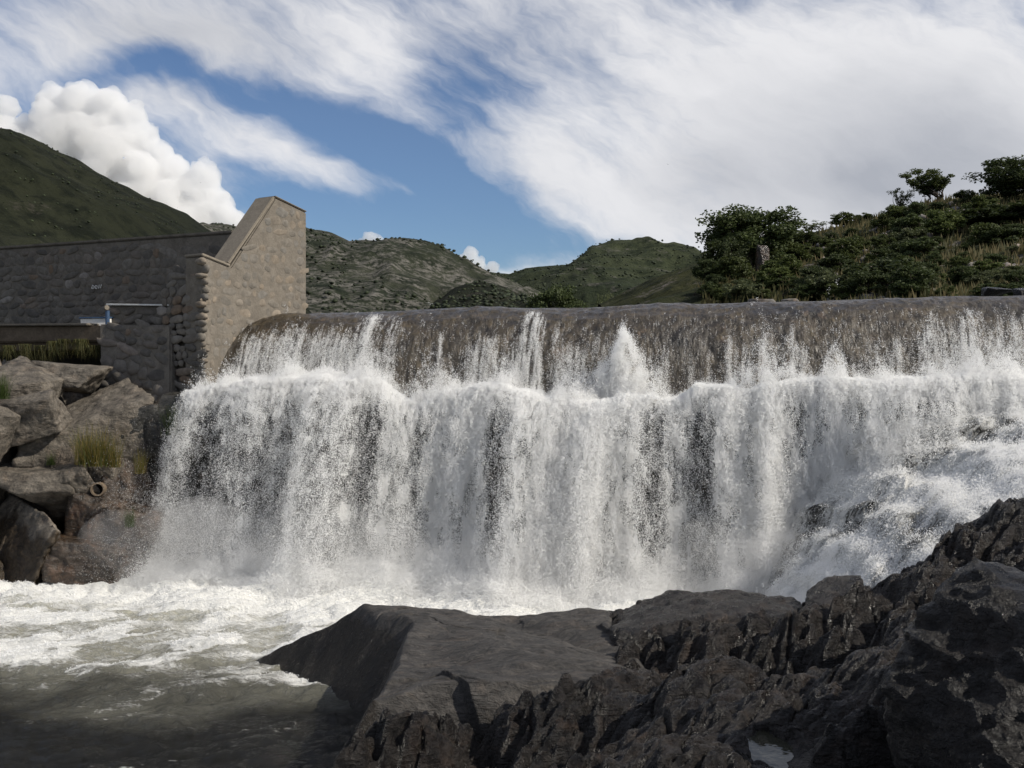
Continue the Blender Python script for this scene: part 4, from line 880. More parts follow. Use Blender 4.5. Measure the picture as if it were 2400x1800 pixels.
# ================================================================== RAPIDS on the right
rap_pts = [P(2100, 905, 18.2), P(2250, 900, 18.3), P(2400, 905, 18.3), P(2700, 905, 17.5), P(2400, 965, 16.6), P(2400, 1040, 15.0), P(2400, 1120, 13.6), P(2400, 1178, 12.7),
           P(2200, 972, 17.3), P(2200, 1030, 16.5), P(2200, 1080, 16.0), P(2200, 1155, 14.8), P(2200, 1235, 13.4), P(2050, 1030, 17.4), P(2050, 1100, 16.7), P(2050, 1170, 16.1), P(2050, 1265, 14.5),
           P(1950, 1095, 17.5), P(1950, 1165, 16.9), P(1950, 1235, 16.3), P(1950, 1320, 14.9), P(1850, 1205, 17.5), P(1850, 1270, 16.8), P(1850, 1335, 16.1), P(1790, 1365, 16.9), P(1740, 1400, 17.3), P(1700, 1390, 17.9), P(1780, 1330, 18.2),
           P(2700, 1000, 14.2), P(2700, 1100, 12.4), P(1800, 1405, 16.2), P(1860, 1400, 15.4), (11, 16, 3.3), (12, 13, 3.1), (3.2, 16.5, -0.25), (3.4, 15.0, -0.3)]
rap_f = tps(rap_pts)
def rap_z(x, y):
    b = rap_f(x, y); q = b / 0.42 + 0.5 * fbm(x * 0.7, y * 0.7, 8.0, 3); fr = q - np.floor(q)
    b = b + np.where(b > 0.2, 0.42 * (sstep(0.45, 0.98, fr) - fr) * 0.65, 0.0)
    f1, e1 = facets(x * 1.0 + 0.3 * fbm(x, y, 2.0, 3), y * 1.2 + 0.3 * fbm(x, y, 6.0, 3), 31)
    b = b + 0.13 * f1 * sstep(-0.2, 0.5, b) + 0.14 * (billow(x * 1.5, y * 1.8, 3.0, 4) - 0.4)
    return b + 0.05 * fbm(x * 5, y * 5, 2.0, 3)
nx, ny = 420, 420
X, Y = np.meshgrid(np.linspace(2.6, 13.5, nx), np.linspace(11.8, 18.9, ny)); Z = rap_z(X, Y)
sl_ = np.hypot(np.gradient(Z, axis=0), np.gradient(Z, axis=1)) / 0.02
ffo = 0.72 + 0.55 * fbm(X * 1.3 - 0.5 * Y, Y * 1.6 + 0.6 * X, 2.0, 5) + 0.35 * (0.45 - billow(X * 1.5, Y * 1.8, 3.0, 4)) - 0.22 * sstep(6.0, 10, X)
V = np.stack([X, Y, Z], -1).reshape(-1, 3); Fc = grid_faces(nx, ny, Z > -0.4); V, Fc, at = compact(V, Fc, {'foam': np.clip(ffo, 0, 1).ravel(), 'turb': np.clip(0.12 * ffo, 0, 0.2).ravel()})
rapids = empty('rapids', (5.5, 16, 0)); tag(rapids, 'white rapids tumbling over dark ledges on the right', kind='structure')
o = obj_from('rapids_water', V, Fc, M['water'], None, True, at); to_parent(o, rapids)

# ================================================================== FALLING WATER (drops)
rg = np.random.default_rng(21)
fall = empty('waterfall', (float(A0[0]), float(A0[1]), 0)); tag(fall, 'white water falling over the dam in thin veils and a heavy lower curtain', kind='structure')
def drops(name, P3, R, label=None):
    o = points_obj(name, P3 - np.array(fall.location), R, M['drops'], fall); o['kind'] = 'stuff'
    if label: o['label'] = label
    return o
def spread(c, vdir, k, s_al, s_ac, rmin, rmax):
    """k drops strung out along the direction of flight around each parcel"""
    n = len(c); cc = np.repeat(c, k, 0); vd = np.repeat(vdir, k, 0); sa = np.repeat(s_al, k); sx = np.repeat(s_ac, k)
    p = cc + vd * (rg.normal(0, 1, n * k) * sa)[:, None] + rg.normal(0, 1, (n * k, 3)) * sx[:, None]
    return p, rmin + (rmax - rmin) * rg.random(n * k) ** 2.2
# ---- lower curtain: solid sheet broken by holes, wrapped in drops
sL = s_at(448, 2.1); sR = s_at(2850, 2.1); tau_m = 0.92
GAPS = [(875, 36, 0.35, 0.75, 0.75), (1185, 38, 0.22, 0.72, 1.05), (1200, 30, 0.5, 0.8, 0.5), (1530, 22, 0.3, 0.6, 0.5), (1545, 20, 0.6, 0.9, 0.5), (1622, 26, 0.15, 0.55, 0.75), (1635, 28, 0.5, 0.9, 0.5), (1768, 30, 0.2, 0.6, 0.55), (1880, 44, 0.12, 0.5, 0.55), (1980, 36, 0.15, 0.5, 0.55), (740, 34, 0.5, 0.85, 0.4), (480, 34, 0.4, 0.8, 0.5), (2250, 30, 0.1, 0.4, 0.6)]
def top_z(px, d):
    y = np.interp(px, [440, 470, 520, 620, 720, 800, 850, 890, 930, 965, 1000, 1050, 1110, 1180, 1250, 1320, 1390, 1460, 1540, 1590, 1640, 1700, 1760, 1830, 1900, 2000, 2100, 2250, 2500],
                  [915, 903, 893, 886, 880, 876, 884, 905, 925, 934, 922, 900, 896, 904, 918, 932, 930, 915, 922, 918, 900, 896, 905, 898, 890, 893, 884, 880, 880])
    return EYE - (y - HY) / F * d
def curtain(s, tau, lay):
    """position of the sheet at launch point s after tau seconds, and how much water is there"""
    pxs = px_of(*dam_xy(s, 2.6))
    zL = top_z(pxs, dam_xy(s, 2.2)[1]) - 0.06 + 0.14 * fbm(s * 2.6, 2.0, 1.0, 4)
    v0 = 1.35 + 0.90 * fbm(s * 0.9, 1.0, 3.0, 3) + 0.40 * fbm(s * 2.4, 1.0, 9.0, 2) + 0.25 * np.exp(-((pxs - 700) / 200) ** 2)
    vz0 = 0.55 + 0.35 * fbm(s * 2.0, 5.0, 2.0, 2); v = v0 * (1 + 0.10 * lay)
    n = 1.95 + v * tau + 0.05 * lay; z = zL + vz0 * tau - 4.9 * tau ** 2
    ls = sstep(1.4, -0.3, s - sL); path = 0.5 * v0 * tau + 3.9 * tau ** 2
    s2 = s - ls * (0.15 + 0.75 * tau) * 0.8
    n = n + 0.05 * fbm(s2 * 5, path * 2.5, 2.0, 3)
    gaps = 0
    for gp_, gw, y0, y1, ga in GAPS:
        wob = 34 * fbm(tau * 4, gp_ * 0.37, 2.0, 3)
        gaps = gaps + ga * np.exp(-((pxs + wob - gp_) / gw) ** 2) * sstep(y0 - 0.1, y0 + 0.15, tau / tau_m) * sstep(y1 + 0.2, y1 - 0.1, tau / tau_m)
    col = fbm(s * 2.6, tau * 0.7, 3.0, 3); fine = fbm(s2 * 8.0, path * 3.0, lay * 0.5, 3)
    e = worley_edge(s2 * 5.5 + 0.35 * fbm(s2 * 6, path * 6, 1.0, 2), path * 3.6 + 0.35 * fbm(s2 * 6, path * 6, 5.0, 2), 9); lace = np.exp(-(e / 0.14) ** 2)
    lw_ = np.maximum(sstep(1000, 650, pxs) * sstep(0.02, 0.2, tau), 0.30 * sstep(0.1, 0.3, tau))
    prob = (0.74 + 0.75 * col + 0.7 * fine) * (1 - lw_ + lw_ * (0.16 + 1.1 * lace)) - gaps * 0.42 * (0.8 + 0.9 * fine) + 0.25 * sstep(0.22, 0.02, tau)
    prob = prob * (1 - 0.2 * sstep(1850, 2100, pxs)) * (1 - 0.3 * sstep(900, 600, pxs) * sstep(0.3, 0.8, tau))
    return s2, n, z, v, prob
ga_, gb_ = np.meshgrid(np.linspace(sL, sR, 1100), np.linspace(0.0, 1.0, 230)); gt_ = tau_m * (0.4 * gb_ + 0.6 * np.sqrt(gb_))
s2, n, z, v, prob = curtain(ga_, gt_, np.zeros_like(ga_)); x, y = dam_xy(s2, n - 0.10)
V = np.stack([x, y, z], -1).reshape(-1, 3)
Fc = grid_faces(1100, 230); okv = ((prob > 0.46 + 0.34 * sstep(1050, 800, px_of(*dam_xy(ga_, 2.6)))) & (z > -0.1) & (gt_ > 0.12 + 0.08 * fbm(ga_ * 6, 0.0, 3.0, 3))).ravel(); Fc = Fc[okv[Fc].all(1)]; V, Fc, _ = compact(V, Fc)
o = obj_from('water_sheet', V, Fc, M['sheet'], None, True); to_parent(o, fall); o['label'] = 'solid white sheet inside the curtain'
NP = 240000
s = rg.uniform(sL, sR, NP); u = rg.random(NP); tau = tau_m * (0.45 * u + 0.55 * np.sqrt(u)); lay = rg.normal(0, 1, NP)
s2, n, z, v, prob = curtain(s, tau, lay); s2 = s2 + 0.05 * tau * rg.normal(0, 1, NP)
keep = rg.random(NP) < np.clip(prob, 0.09, 1.0)
s2, n, z, tau, v = s2[keep], n[keep], z[keep], tau[keep], v[keep]
x, y = dam_xy(s2, n); c = np.stack([x, y, z], -1)
vd = np.stack([NRM[0] * v, NRM[1] * v, 0.5 - 9.8 * tau], -1); vd /= np.linalg.norm(vd, axis=1)[:, None]
pts, rad = spread(c, vd, 22, 0.024 + 0.060 * tau, 0.010 + 0.022 * tau, 0.0016, 0.0062)
ok = (pts[:, 2] > -0.05) & ((pts[:, 0] < 3.0) | (pts[:, 2] > rap_f(pts[:, 0], pts[:, 1]) - 0.1))
drops('lower_curtain', pts[ok], rad[ok], 'heavy white curtain of falling water')
# ---- splash on the ledge where the veil lands
NP = 84000
s = rg.uniform(sL, s_at(2850, 1.9), NP); pxs = px_of(*dam_xy(s, 2.0))
hm = 0.09 + 0.26 * np.clip(fbm(s * 2.6, 4.0, 2.0, 4), -0.28, 1)
hh = rg.exponential(1.0, NP) * np.clip(hm, 0.03, 1)
nn = 1.45 + 0.75 * rg.random(NP) ** 0.7 + 0.25 * rg.normal(0, 0.3, NP)
z = top_z(pxs, dam_xy(s, 2.0)[1]) - 0.12 + 0.14 * fbm(s * 2.6, 2.0, 1.0, 4) + hh - 0.18 * np.clip(nn - 1.9, 0, 1) - 0.45 * rg.random(NP) ** 2 * (nn > 1.9)
keep = rg.random(NP) < np.clip(0.62 + 1.0 * fbm(s * 7, z * 6, 1.0, 3) + 0.5 * fbm(s * 1.5, 7.0, 1.0, 2), 0.06, 1)
s, nn, z, hh = s[keep], nn[keep], z[keep], hh[keep]; x, y = dam_xy(s, nn); c = np.stack([x, y, z], -1)
vd = np.stack([NRM[0] * 0.5 + rg.normal(0, .3, len(x)), NRM[1] * 0.5 + 0 * x, 1 + 0 * x], -1); vd /= np.linalg.norm(vd, axis=1)[:, None]
p1, r1 = spread(c, vd, 14, 0.035 + 0 * x, 0.018 + 0 * x, 0.0018, 0.0065)
# the tall plume kicked up by the boulder on the spillway
k = 19000; sc0 = s_at(1445, 1.6); hgt = 1.25 * (1 - np.sqrt(rg.random(k))) + 0.06 * rg.normal(0, 1, k); hgt = np.clip(hgt, 0, 1.3); wid = (0.28 * np.clip(1 - hgt / 1.25, 0, 1) ** 1.1 + 0.03) * (1 + 0.6 * fbm(hgt * 6, 3.0, 1.0, 2))
ss = sc0 + rg.normal(0, 1, k) * wid + 0.13 * hgt + 0.06 * fbm(hgt * 4, 1.0, 2.0, 3); nnn = 1.55 + rg.normal(0, 0.12, k); x, y = dam_xy(ss, nnn); c = np.stack([x, y, 3.08 + hgt * 1.18], -1)
kp = rg.random(k) < np.clip(0.62 + 1.5 * fbm(ss * 7, hgt * 3.5, 3.0, 3), 0.03, 1); c = c[kp]
vd = np.tile(np.array((0.05, -0.15, 1.0)), (len(c), 1)); p2, r2 = spread(c, vd, 12, 0.04 + np.zeros(len(c)), 0.018 + np.zeros(len(c)), 0.0018, 0.007)
drops('ledge_splash', np.concatenate([p1, p2]), np.concatenate([r1, r2]), 'ragged line of splash where the veil strikes the ledge')
# ---- thin veil over the spillway: streaks that start at different heights
NP = 230000
s = rg.uniform(-0.4, 16.8, NP); t = T_VIS + (T_END - T_VIS - 0.15) * rg.random(NP); tt = (t - T_VIS) / (T_END - T_VIS)
pn_, pz_ = prof(t); x, y = dam_xy(s, pn_); pxs = px_of(x, y)
prob = 0.010 * sstep(0.1, 0.3, tt) + 0.03 * sstep(0.6, 1.0, tt)
thin = fbm(s * 7.0, tt * 1.0, 2.0, 3); thin2 = fbm(s * 22.0, tt * 3.0, 6.0, 2)
left_v = sstep(560, 600, pxs) * sstep(900, 820, pxs) * sstep(0.20, 0.48, tt + 0.16 * fbm(s * 4, 1.0, 1.0, 3))
right_v = sstep(2120, 2230, pxs) * sstep(0.25, 0.58, tt + 0.22 * fbm(s * 3, 2.0, 1.0, 3))
prob = prob + left_v * np.clip(0.34 + 0.5 * thin + 0.35 * thin2, 0, 1) + right_v * np.clip(0.40 + 0.7 * thin + 0.3 * thin2, 0, 1)
for cpx, wd, t0, a, lean in [(588, 16, 0.30, 0.8, -40), (880, 22, 0.05, 0.75, -70), (930, 26, 0.10, 0.30, -60), (1036, 7, 0.35, 0.75, -14), (1115, 26, 0.45, 0.45, 0), (1150, 30, 0.35, 0.55, -8), (1250, 24, 0.06, 0.75, -30), (1262, 14, 0.12, 0.5, 0), (1225, 30, 0.55, 0.45, 0), (1305, 10, 0.3, 0.35, 0), (1330, 24, 0.45, 0.35, 0), (1365, 10, 0.5, 0.4, 0), (1400, 26, 0.4, 0.3, 0), (1470, 40, 0.5, 0.6, 0), (1560, 10, 0.5, 0.3, 0), (1712, 10, 0.42, 0.55, 0), (1745, 13, 0.48, 0.5, 0), (1790, 12, 0.40, 0.5, 0), (1858, 7, 0.35, 0.6, 0), (1885, 12, 0.5, 0.3, 0), (1960, 14, 0.55, 0.3, 0), (2040, 16, 0.5, 0.35, 0), (2100, 24, 0.45, 0.4, 0), (2170, 20, 0.35, 0.6, 0), (2265, 16, 0.20, 0.9, 0), (2290, 12, 0.25, 0.5, 0), (1620, 8, 0.6, 0.3, 0), (1660, 9, 0.55, 0.25, 0)]:
    cen = cpx + lean * (tt - t0) + 6 * fbm(tt * 4, cpx * 0.7, 1.0, 2); w_ = wd * (0.5 + 0.8 * tt)
    prob = prob + a * np.exp(-((pxs - cen) / w_) ** 2) * sstep(t0 - 0.03, t0 + 0.10, tt) * np.clip(0.6 + 1.1 * thin2 + 0.6 * fbm(s * 12, tt * 9, 3.0, 2), 0, 1.2)
keep = rg.random(NP) < np.clip(prob, 0, 1)
s, t, tt = s[keep], t[keep], tt[keep]; k = len(s)
lift = 0.05 + 0.05 * rg.random(k) ** 2 + 0.05 * tt * rg.random(k)
pn_, pz_ = prof(t); dn_, dz_ = prof(t + 0.02); tn, tz_ = dn_ - pn_, dz_ - pz_; l_ = np.hypot(tn, tz_) + 1e-9; tn /= l_; tz_ /= l_
x, y = dam_xy(s, pn_ - tz_ * lift); z = crest_z(s) + pz_ + tn * lift; c = np.stack([x, y, z], -1)
vd = np.stack([NRM[0] * tn, NRM[1] * tn, tz_], -1)
p3, r3 = spread(c, vd, 10, 0.035 + 0.035 * tt, 0.007 + 0.007 * tt, 0.0018, 0.0055)
print('veil', len(p3)); drops('upper_veil', p3, r3, 'thin streaks of water sliding down the brown spillway')
# ---- boil, bursting foam and fine spray at the foot of the falls
NP = 120000
s = rg.uniform(sL - 0.7, s_at(1800, 4.2), NP); pxs = px_of(*dam_xy(s, 4.0)); v0s = 1.35 + 0.75 * fbm(s * 0.9, 1.0, 3.0, 3)
nb = 1.95 + v0s * 0.88 + rg.normal(0.1, 0.30, NP)
hb = rg.exponential(1.0, NP) * np.clip(0.09 + 0.13 * fbm(s * 1.7, nb, 4.0, 3), 0.04, 1)
x, y = dam_xy(s, nb); z = pool_fields(x, y)[0] + hb; c = np.stack([x, y, z], -1)
kp = rg.random(NP) < np.clip(0.7 + 0.9 * fbm(x * 3, z * 5, y * 3, 3), 0.05, 1); c = c[kp]
vd = np.tile(np.array((0, -0.5, 0.85)), (len(c), 1)); p4, r4 = spread(c, vd, 10, 0.06 + np.zeros(len(c)), 0.04 + np.zeros(len(c)), 0.0018, 0.007)
drops('foot_boil', p4, r4, 'boiling white foot of the falls')
NP = 550000
s = rg.uniform(sL - 1.0, s_at(1950, 3.5), NP); nb = 3.0 + rg.normal(0, 0.45, NP); zb = rg.gamma(1.6, 0.36, NP)
x, y = dam_xy(s, nb); kp = (rg.random(NP) < np.clip(0.55 + 1.3 * fbm(x * 0.8, zb * 0.9, y * 0.8, 3), 0.02, 1)) & (zb < 3.2)
c = np.stack([x, y, zb], -1)[kp]; drops('spray', c, 0.0014 + 0.0022 * rg.random(len(c)), 'fine drifting spray in front of the falls')
# ---- bubbles and flecks riding on the pool
NP = 420000
x = rg.uniform(-13, 3.6, NP); y = rg.uniform(11.0, 19.6, NP); zz, fo, tu = pool_fields(x, y)
pr = sstep(0.62, 1.05, fo + 0.35 * fbm(x * 6, y * 10, 3.0, 3)) * np.exp(-(worley_edge(x * 4 + fbm(x * 3, y * 3), y * 7 + fbm(x * 3, y * 3, 5.0), 19) / 0.22) ** 2)
kp = rg.random(NP) < pr; c = np.stack([x, y, zz + 0.004 + 0.02 * rg.random(NP) ** 3], -1)[kp]
drops('foam_bubbles', np.concatenate([c, c + rg.normal(0, 0.02, c.shape) * (1, 1, 0.2)]), rg.uniform(0.002, 0.007, 2 * len(c)), 'bubbling foam on the pool')
# ---- soft mist hanging over the foot of the falls
bm = bmesh.new()
for i in range(110):
    ss = rg.uniform(sL - 0.6, s_at(1850, 3.2)); xx, yy = dam_xy(ss, 3.15 + rg.normal(0, 0.25)); rr_ = rg.uniform(0.16, 0.55) * (1.2 if ss < 3.5 else 0.9)
    bmesh.ops.create_icosphere(bm, subdivisions=2, radius=rr_, matrix=Matrix.Translation(Vector((xx, yy, 0.10 + rg.random() ** 1.6 * 0.95))) @ Matrix.Diagonal(Vector((1.2, 0.8, 0.9, 1))))
me = bpy.data.meshes.new('mist'); bm.to_mesh(me); bm.free(); me.materials.append(M['mist']); o = bpy.data.objects.new('mist', me); COL.objects.link(o); to_parent(o, fall); o['kind'] = 'stuff'; o['label'] = 'soft mist over the foot of the falls'
md = o.modifiers.new('r', 'REMESH'); md.mode = 'VOXEL'; md.voxel_size = 0.07
# ---- drops over the rapids
NP = 150000
x = rg.uniform(3.2, 11.0, NP); y = rg.uniform(12.0, 18.8, NP); b = rap_z(x, y)
ff = 0.70 + 0.58 * fbm(x * 1.3 - 0.5 * y, y * 1.6 + 0.6 * x, 2.0, 5) + 0.35 * (0.45 - billow(x * 1.5, y * 1.8, 3.0, 4)) - 0.22 * sstep(6.0, 10, x)
fil = np.exp(-(worley_edge(x * 2.4 + 0.5 * fbm(x * 3, y * 3), y * 2.8 + 0.5 * fbm(x * 3, y * 3, 4.0), 17) / 0.15) ** 2)
pr = sstep(0.34, 0.98, ff) * (0.24 + 0.95 * fil) * sstep(-0.1, 0.15, b)
kp = rg.random(NP) < pr; x, y, b = x[kp], y[kp], b[kp]
c = np.stack([x, y, b + rg.exponential(1.0, len(x)) * (0.03 + 0.05 * np.clip(fbm(x * 2, y * 2, 5.0, 3), 0, 1))], -1)
vd = np.tile(np.array((-0.75, -0.5, -0.2)), (len(c), 1)); p5, r5 = spread(c, vd, 13, 0.055 + np.zeros(len(c)), 0.022 + np.zeros(len(c)), 0.002, 0.0075)
o = points_obj('rapids_drops', p5 - np.array(rapids.location), r5, M['drops'], rapids); o['kind'] = 'stuff'

# ================================================================== VEGETATION
def leaf_cloud(centers, radii, per, size, seed, squash=0.8):
    """leaf sized quads spread through clumps; returns verts, faces, tone"""
    r = np.random.default_rng(seed); n = len(centers) * per
    c = np.repeat(centers, per, 0); rd = np.repeat(radii, per)
    d = r.normal(size=(n, 3)); d /= np.linalg.norm(d, axis=1)[:, None]; rad = rd * r.random(n) ** 0.45
    p = c + d * rad[:, None] * np.array((1, 1, squash))
    a = r.normal(size=(n, 3)) + d * 0.9 + np.array((0, 0, 0.2)); a /= np.linalg.norm(a, axis=1)[:, None]
    b = np.cross(a, r.normal(size=(n, 3))); b /= np.linalg.norm(b, axis=1)[:, None]; e = np.cross(a, b)
    sz = size * r.uniform(0.55, 1.25, n)
    q = np.stack([p - b * sz[:, None] * 0.5, p + e * sz[:, None] * 0.32, p + b * sz[:, None] * 0.5, p - e * sz[:, None] * 0.32], 1)
    F4 = np.arange(n * 4).reshape(n, 4); tone = np.repeat(np.clip(r.beta(2, 2, n) + r.normal(0, 0.08, n), 0, 1), 4)
    return q.reshape(-1, 3), F4, tone
def limb(bm_v, bm_f, p0, p1, r0, r1, k=6, bend=0.0, rnd=None, seg=4):
    p0, p1 = np.asarray(p0, float), np.asarray(p1, float); ax = p1 - p0; L = np.linalg.norm(ax); ax = ax / L
    up = np.array((0, 0, 1.0)) if abs(ax[2]) < 0.9 else np.array((1.0, 0, 0)); u = np.cross(ax, up); u /= np.linalg.norm(u); v = np.cross(ax, u); base = len(bm_v)
    bo = (rnd.normal(size=3) * bend * L) if rnd is not None else np.zeros(3)
    for i in range(seg + 1):
        t = i / seg; c = p0 + ax * L * t + bo * math.sin(t * math.pi); r = r0 + (r1 - r0) * t
        for j in range(k): a = 2 * math.pi * j / k; bm_v.append(c + (u * math.cos(a) + v * math.sin(a)) * r)
    for i in range(seg):
        for j in range(k): bm_f.append((base + i * k + j, base + i * k + (j + 1) % k, base + (i + 1) * k + (j + 1) % k, base + (i + 1) * k + j))
def tree_mesh(name, seed, form, leafmat, lobes=26, per=130, leaf=0.10, stem=0.25, multi=1):
    """unit tree: height 1, width about 1; returns (crown mesh, trunk mesh)"""
    r = np.random.default_rng(seed); C = []; R = []
    while len(C) < lobes:
        q = r.uniform(-1, 1, 3)
        if form == 'round': ok = (q ** 2).sum() < 1; p = np.array((q[0] * 0.40, q[1] * 0.40, 0.60 + q[2] * 0.32))
        elif form == 'bush': ok = (q ** 2).sum() < 1; p = np.array((q[0] * 0.42, q[1] * 0.42, 0.44 + q[2] * 0.40)); 
        elif form == 'dome': ok = (q ** 2).sum() < 1; p = np.array((q[0] * 0.43, q[1] * 0.43, 0.50 + q[2] * 0.38)); p[0] *= 1.15 - 0.5 * max(0, q[2])
        else: ok = q[0] ** 2 + q[1] ** 2 < 1; t = (q[2] + 1) / 2; p = np.array((q[0] * (0.10 + 0.36 * t), q[1] * (0.10 + 0.36 * t), 0.32 + 0.58 * t))
        if not ok: continue
        C.append(p); R.append(r.uniform(0.07, 0.15) if form != 'vase' else r.uniform(0.06, 0.12))
    C = np.array(C); V, Fq, tone = leaf_cloud(C, np.array(R), per, leaf, seed + 1)
    V[:, 2] = np.maximum(V[:, 2], 0.01)
    cr = obj_from(name + '_crown', V, Fq, leafmat, None, False, {'leaf_tone': tone}); cm = cr.data; bpy.data.objects.remove(cr)
    tv, tf = [], []
    for m_ in range(multi):
        b0 = np.array((r.normal() * 0.02 * multi, r.normal() * 0.02 * multi, -0.06)); b1 = np.array((r.normal() * 0.05 * multi, r.normal() * 0.05 * multi, stem + 0.1))
        limb(tv, tf, b0, b1, 0.030 if multi == 1 else 0.016, 0.02 if multi == 1 else 0.010, 7, 0.05, r)
        for c in C[r.permutation(len(C))[:9 if multi == 1 else 5]]: limb(tv, tf, b1 + np.array((0, 0, -0.05)) * r.random(), c, 0.013, 0.004, 5, 0.06, r)
    tr = obj_from(name + '_trunk', np.array(tv), np.array(tf), M['bark']); tm = tr.data; bpy.data.objects.remove(tr)
    return cm, tm
def plant(mesh, name, px, py_top, w_px, d, label, cat, group=None, rot=0.0, zf=None, tilt=0.0, h_px=None):
    x = (px - CX) / F * d; zg = (zf or bank_z)(np.array([x]), np.array([d]))[0]
    H = EYE + (HY - py_top) / F * d - zg if h_px is None else h_px / F * d
    W = w_px / F * d * 1.18
    root = empty(name, (x, d, zg - 0.03 * H)); root.rotation_euler = (0, tilt, rot); root.scale = (W, W, max(H, 0.3) * 1.06)
    for nm, me in (('crown', mesh[0]), ('trunk', mesh[1])):
        o = bpy.data.objects.new(nm, me); COL.objects.link(o); o.parent = root
    tag(root, label, cat, group); return root
T_OAK = tree_mesh('oak', 3, 'round', M['leaf_dark'], 95, 190, 0.036, 0.22)
T_OAK2 = tree_mesh('oak2', 13, 'round', M['leaf_dark'], 75, 170, 0.042, 0.25)
T_VASE = tree_mesh('vase', 5, 'vase', M['leaf_mid'], 80, 95, 0.042, 0.12, 4)
T_AIRY = tree_mesh('airy', 6, 'vase', M['leaf_light'], 34, 42, 0.05, 0.15, 5)
T_EDGE = tree_mesh('edge', 8, 'bush', M['leaf_dark'], 95, 150, 0.038, 0.12, 3)
BUSH = [tree_mesh('bush%d' % i, 20 + i, 'bush', (M['leaf_dark'], M['leaf_mid'], M['leaf_mid'], M['leaf_light'], M['leaf_dark'])[i], 60, 120, 0.058, 0.1, 4) for i in range(5)]
TG = 'trees along the right bank'
plant(T_OAK, 'oak_tree', 1762, 474, 235, 49, 'large dark oak with a lobed crown on the left end of the hillside', 'tree', TG, 0.4)
plant(T_OAK2, 'oak_tree', 1695, 555, 120, 47, 'smaller dark crown leaning left below the large oak', 'tree', TG, 1.7)
plant(T_OAK2, 'oak_tree', 1662, 606, 80, 45, 'lowest dark tree at the left foot of the hillside', 'tree', TG, 2.9)
plant(T_VASE, 'skyline_tree', 2178, 396, 122, 57, 'lone vase shaped tree on the hill skyline', 'tree', TG, 0.0)
plant(T_AIRY, 'skyline_shrub', 2118, 440, 62, 57, 'thin grey green shrub beside the lone skyline tree', 'shrub', TG, 1.0)
plant(T_EDGE, 'edge_tree', 2385, 350, 190, 52, 'dark bushy tree cut by the right edge', 'tree', TG, 0.5)
plant(T_AIRY, 'skyline_shrub', 1905, 518, 80, 62, 'thin pale shrub right of the large oak on the skyline', 'shrub', TG, 0.2)
plant(BUSH[1], 'bush', 1978, 494, 62, 60, 'left of the twin round bushes on the skyline', 'bush', TG, 0.1)
plant(BUSH[2], 'bush', 2022, 497, 52, 60, 'right of the twin round bushes on the skyline', 'bush', TG, 0.9)
plant(BUSH[0], 'bush', 2080, 622, 190, 33, 'wide dark green bush standing close behind the dam crest', 'bush', TG, 2.2, h_px=100)
plant(BUSH[4], 'bush', 2360, 470, 190, 47, 'broad dark bush under the tree at the right edge', 'bush', TG, 1.1)
lev = lambda x, y: np.full(np.shape(x), 4.6)
plant(T_OAK2, 'round_tree', 1302, 668, 136, 70, 'dark round tree in the valley behind the dam', 'tree', 'trees behind the dam', 0.3, zf=lev)
plant(T_AIRY, 'small_tree', 1420, 682, 46, 66, 'small thin tree in the valley right of the round tree', 'tree', 'trees behind the dam', 0.3, zf=lev)
plant(BUSH[1], 'small_tree', 1455, 694, 60, 62, 'low bushy tree between the thin tree and the green grove', 'tree', 'trees behind the dam', 0.8, zf=lev)
plant(T_OAK2, 'grove_tree', 1560, 640, 130, 60, 'tall green tree left of the hillside foot', 'tree', 'trees behind the dam', 1.3, zf=lev)
plant(BUSH[2], 'grove_tree', 1628, 655, 90, 58, 'light green bushy tree below the oaks', 'tree', 'trees behind the dam', 0.3, zf=lev)
plant(BUSH[3], 'grove_tree', 1510, 682, 80, 58, 'grey green low tree at the left of the grove', 'tree', 'trees behind the dam', 2.3, zf=lev)
rb = random.Random(12); placed = []
SL = 'scrub bushes scattered over the right hillside'
kinds = ['dark green bush in the scrub of the hillside', 'green bush in the scrub of the hillside', 'bright green bush in the scrub of the hillside', 'grey green bush in the scrub of the hillside', 'blackish green bush in the scrub of the hillside']
tries = 0
while len(placed) < 150 and tries < 3000:
    tries += 1; px = rb.uniform(1640, 2640); skyl = np.interp(px, [1640, 1740, 1860, 1950, 2050, 2150, 2300, 2450], [690, 640, 553, 540, 525, 488, 464, 455]); py = rb.uniform(skyl + 8, 712)
    h = bank_hit(px, py)
    if h is None or any((px - a) ** 2 + (1.6 * (py - b)) ** 2 < 26 ** 2 for a, b in placed): continue
    placed.append((px, py)); w = rb.choice((30, 38, 46, 54, 64, 76, 88)) * rb.uniform(0.85, 1.15) * (40 / h[1]) ** 0.3; i = rb.choice((0, 0, 1, 1, 2, 3, 4))
    fr = (py - skyl) / (712 - skyl)
    lab = ('%s %s bush on the %s, %s' % ('small' if w < 38 else 'middling' if w < 58 else 'large', ('dark green', 'green', 'bright green', 'grey green', 'blackish green')[i],
           'upper slope' if fr < 0.33 else 'middle slope' if fr < 0.66 else 'lowest slope',
           'below the oaks' if px < 1800 else 'right of the large oak' if px < 1930 else 'below the twin skyline bushes' if px < 2060 else 'below the lone skyline tree' if px < 2230 else 'towards the right edge' if px < 2330 else 'at the right edge' if px < 2420 else 'just beyond the right edge'))
    plant(BUSH[i], 'bush', px, 0, w, float(h[1]), lab, 'bush', SL, rb.uniform(0, 6), h_px=w * rb.uniform(0.5, 0.85))
_same = {}
for o in COL.objects:
    if o.get('group') == SL: _same.setdefault(o['label'], []).append(o)
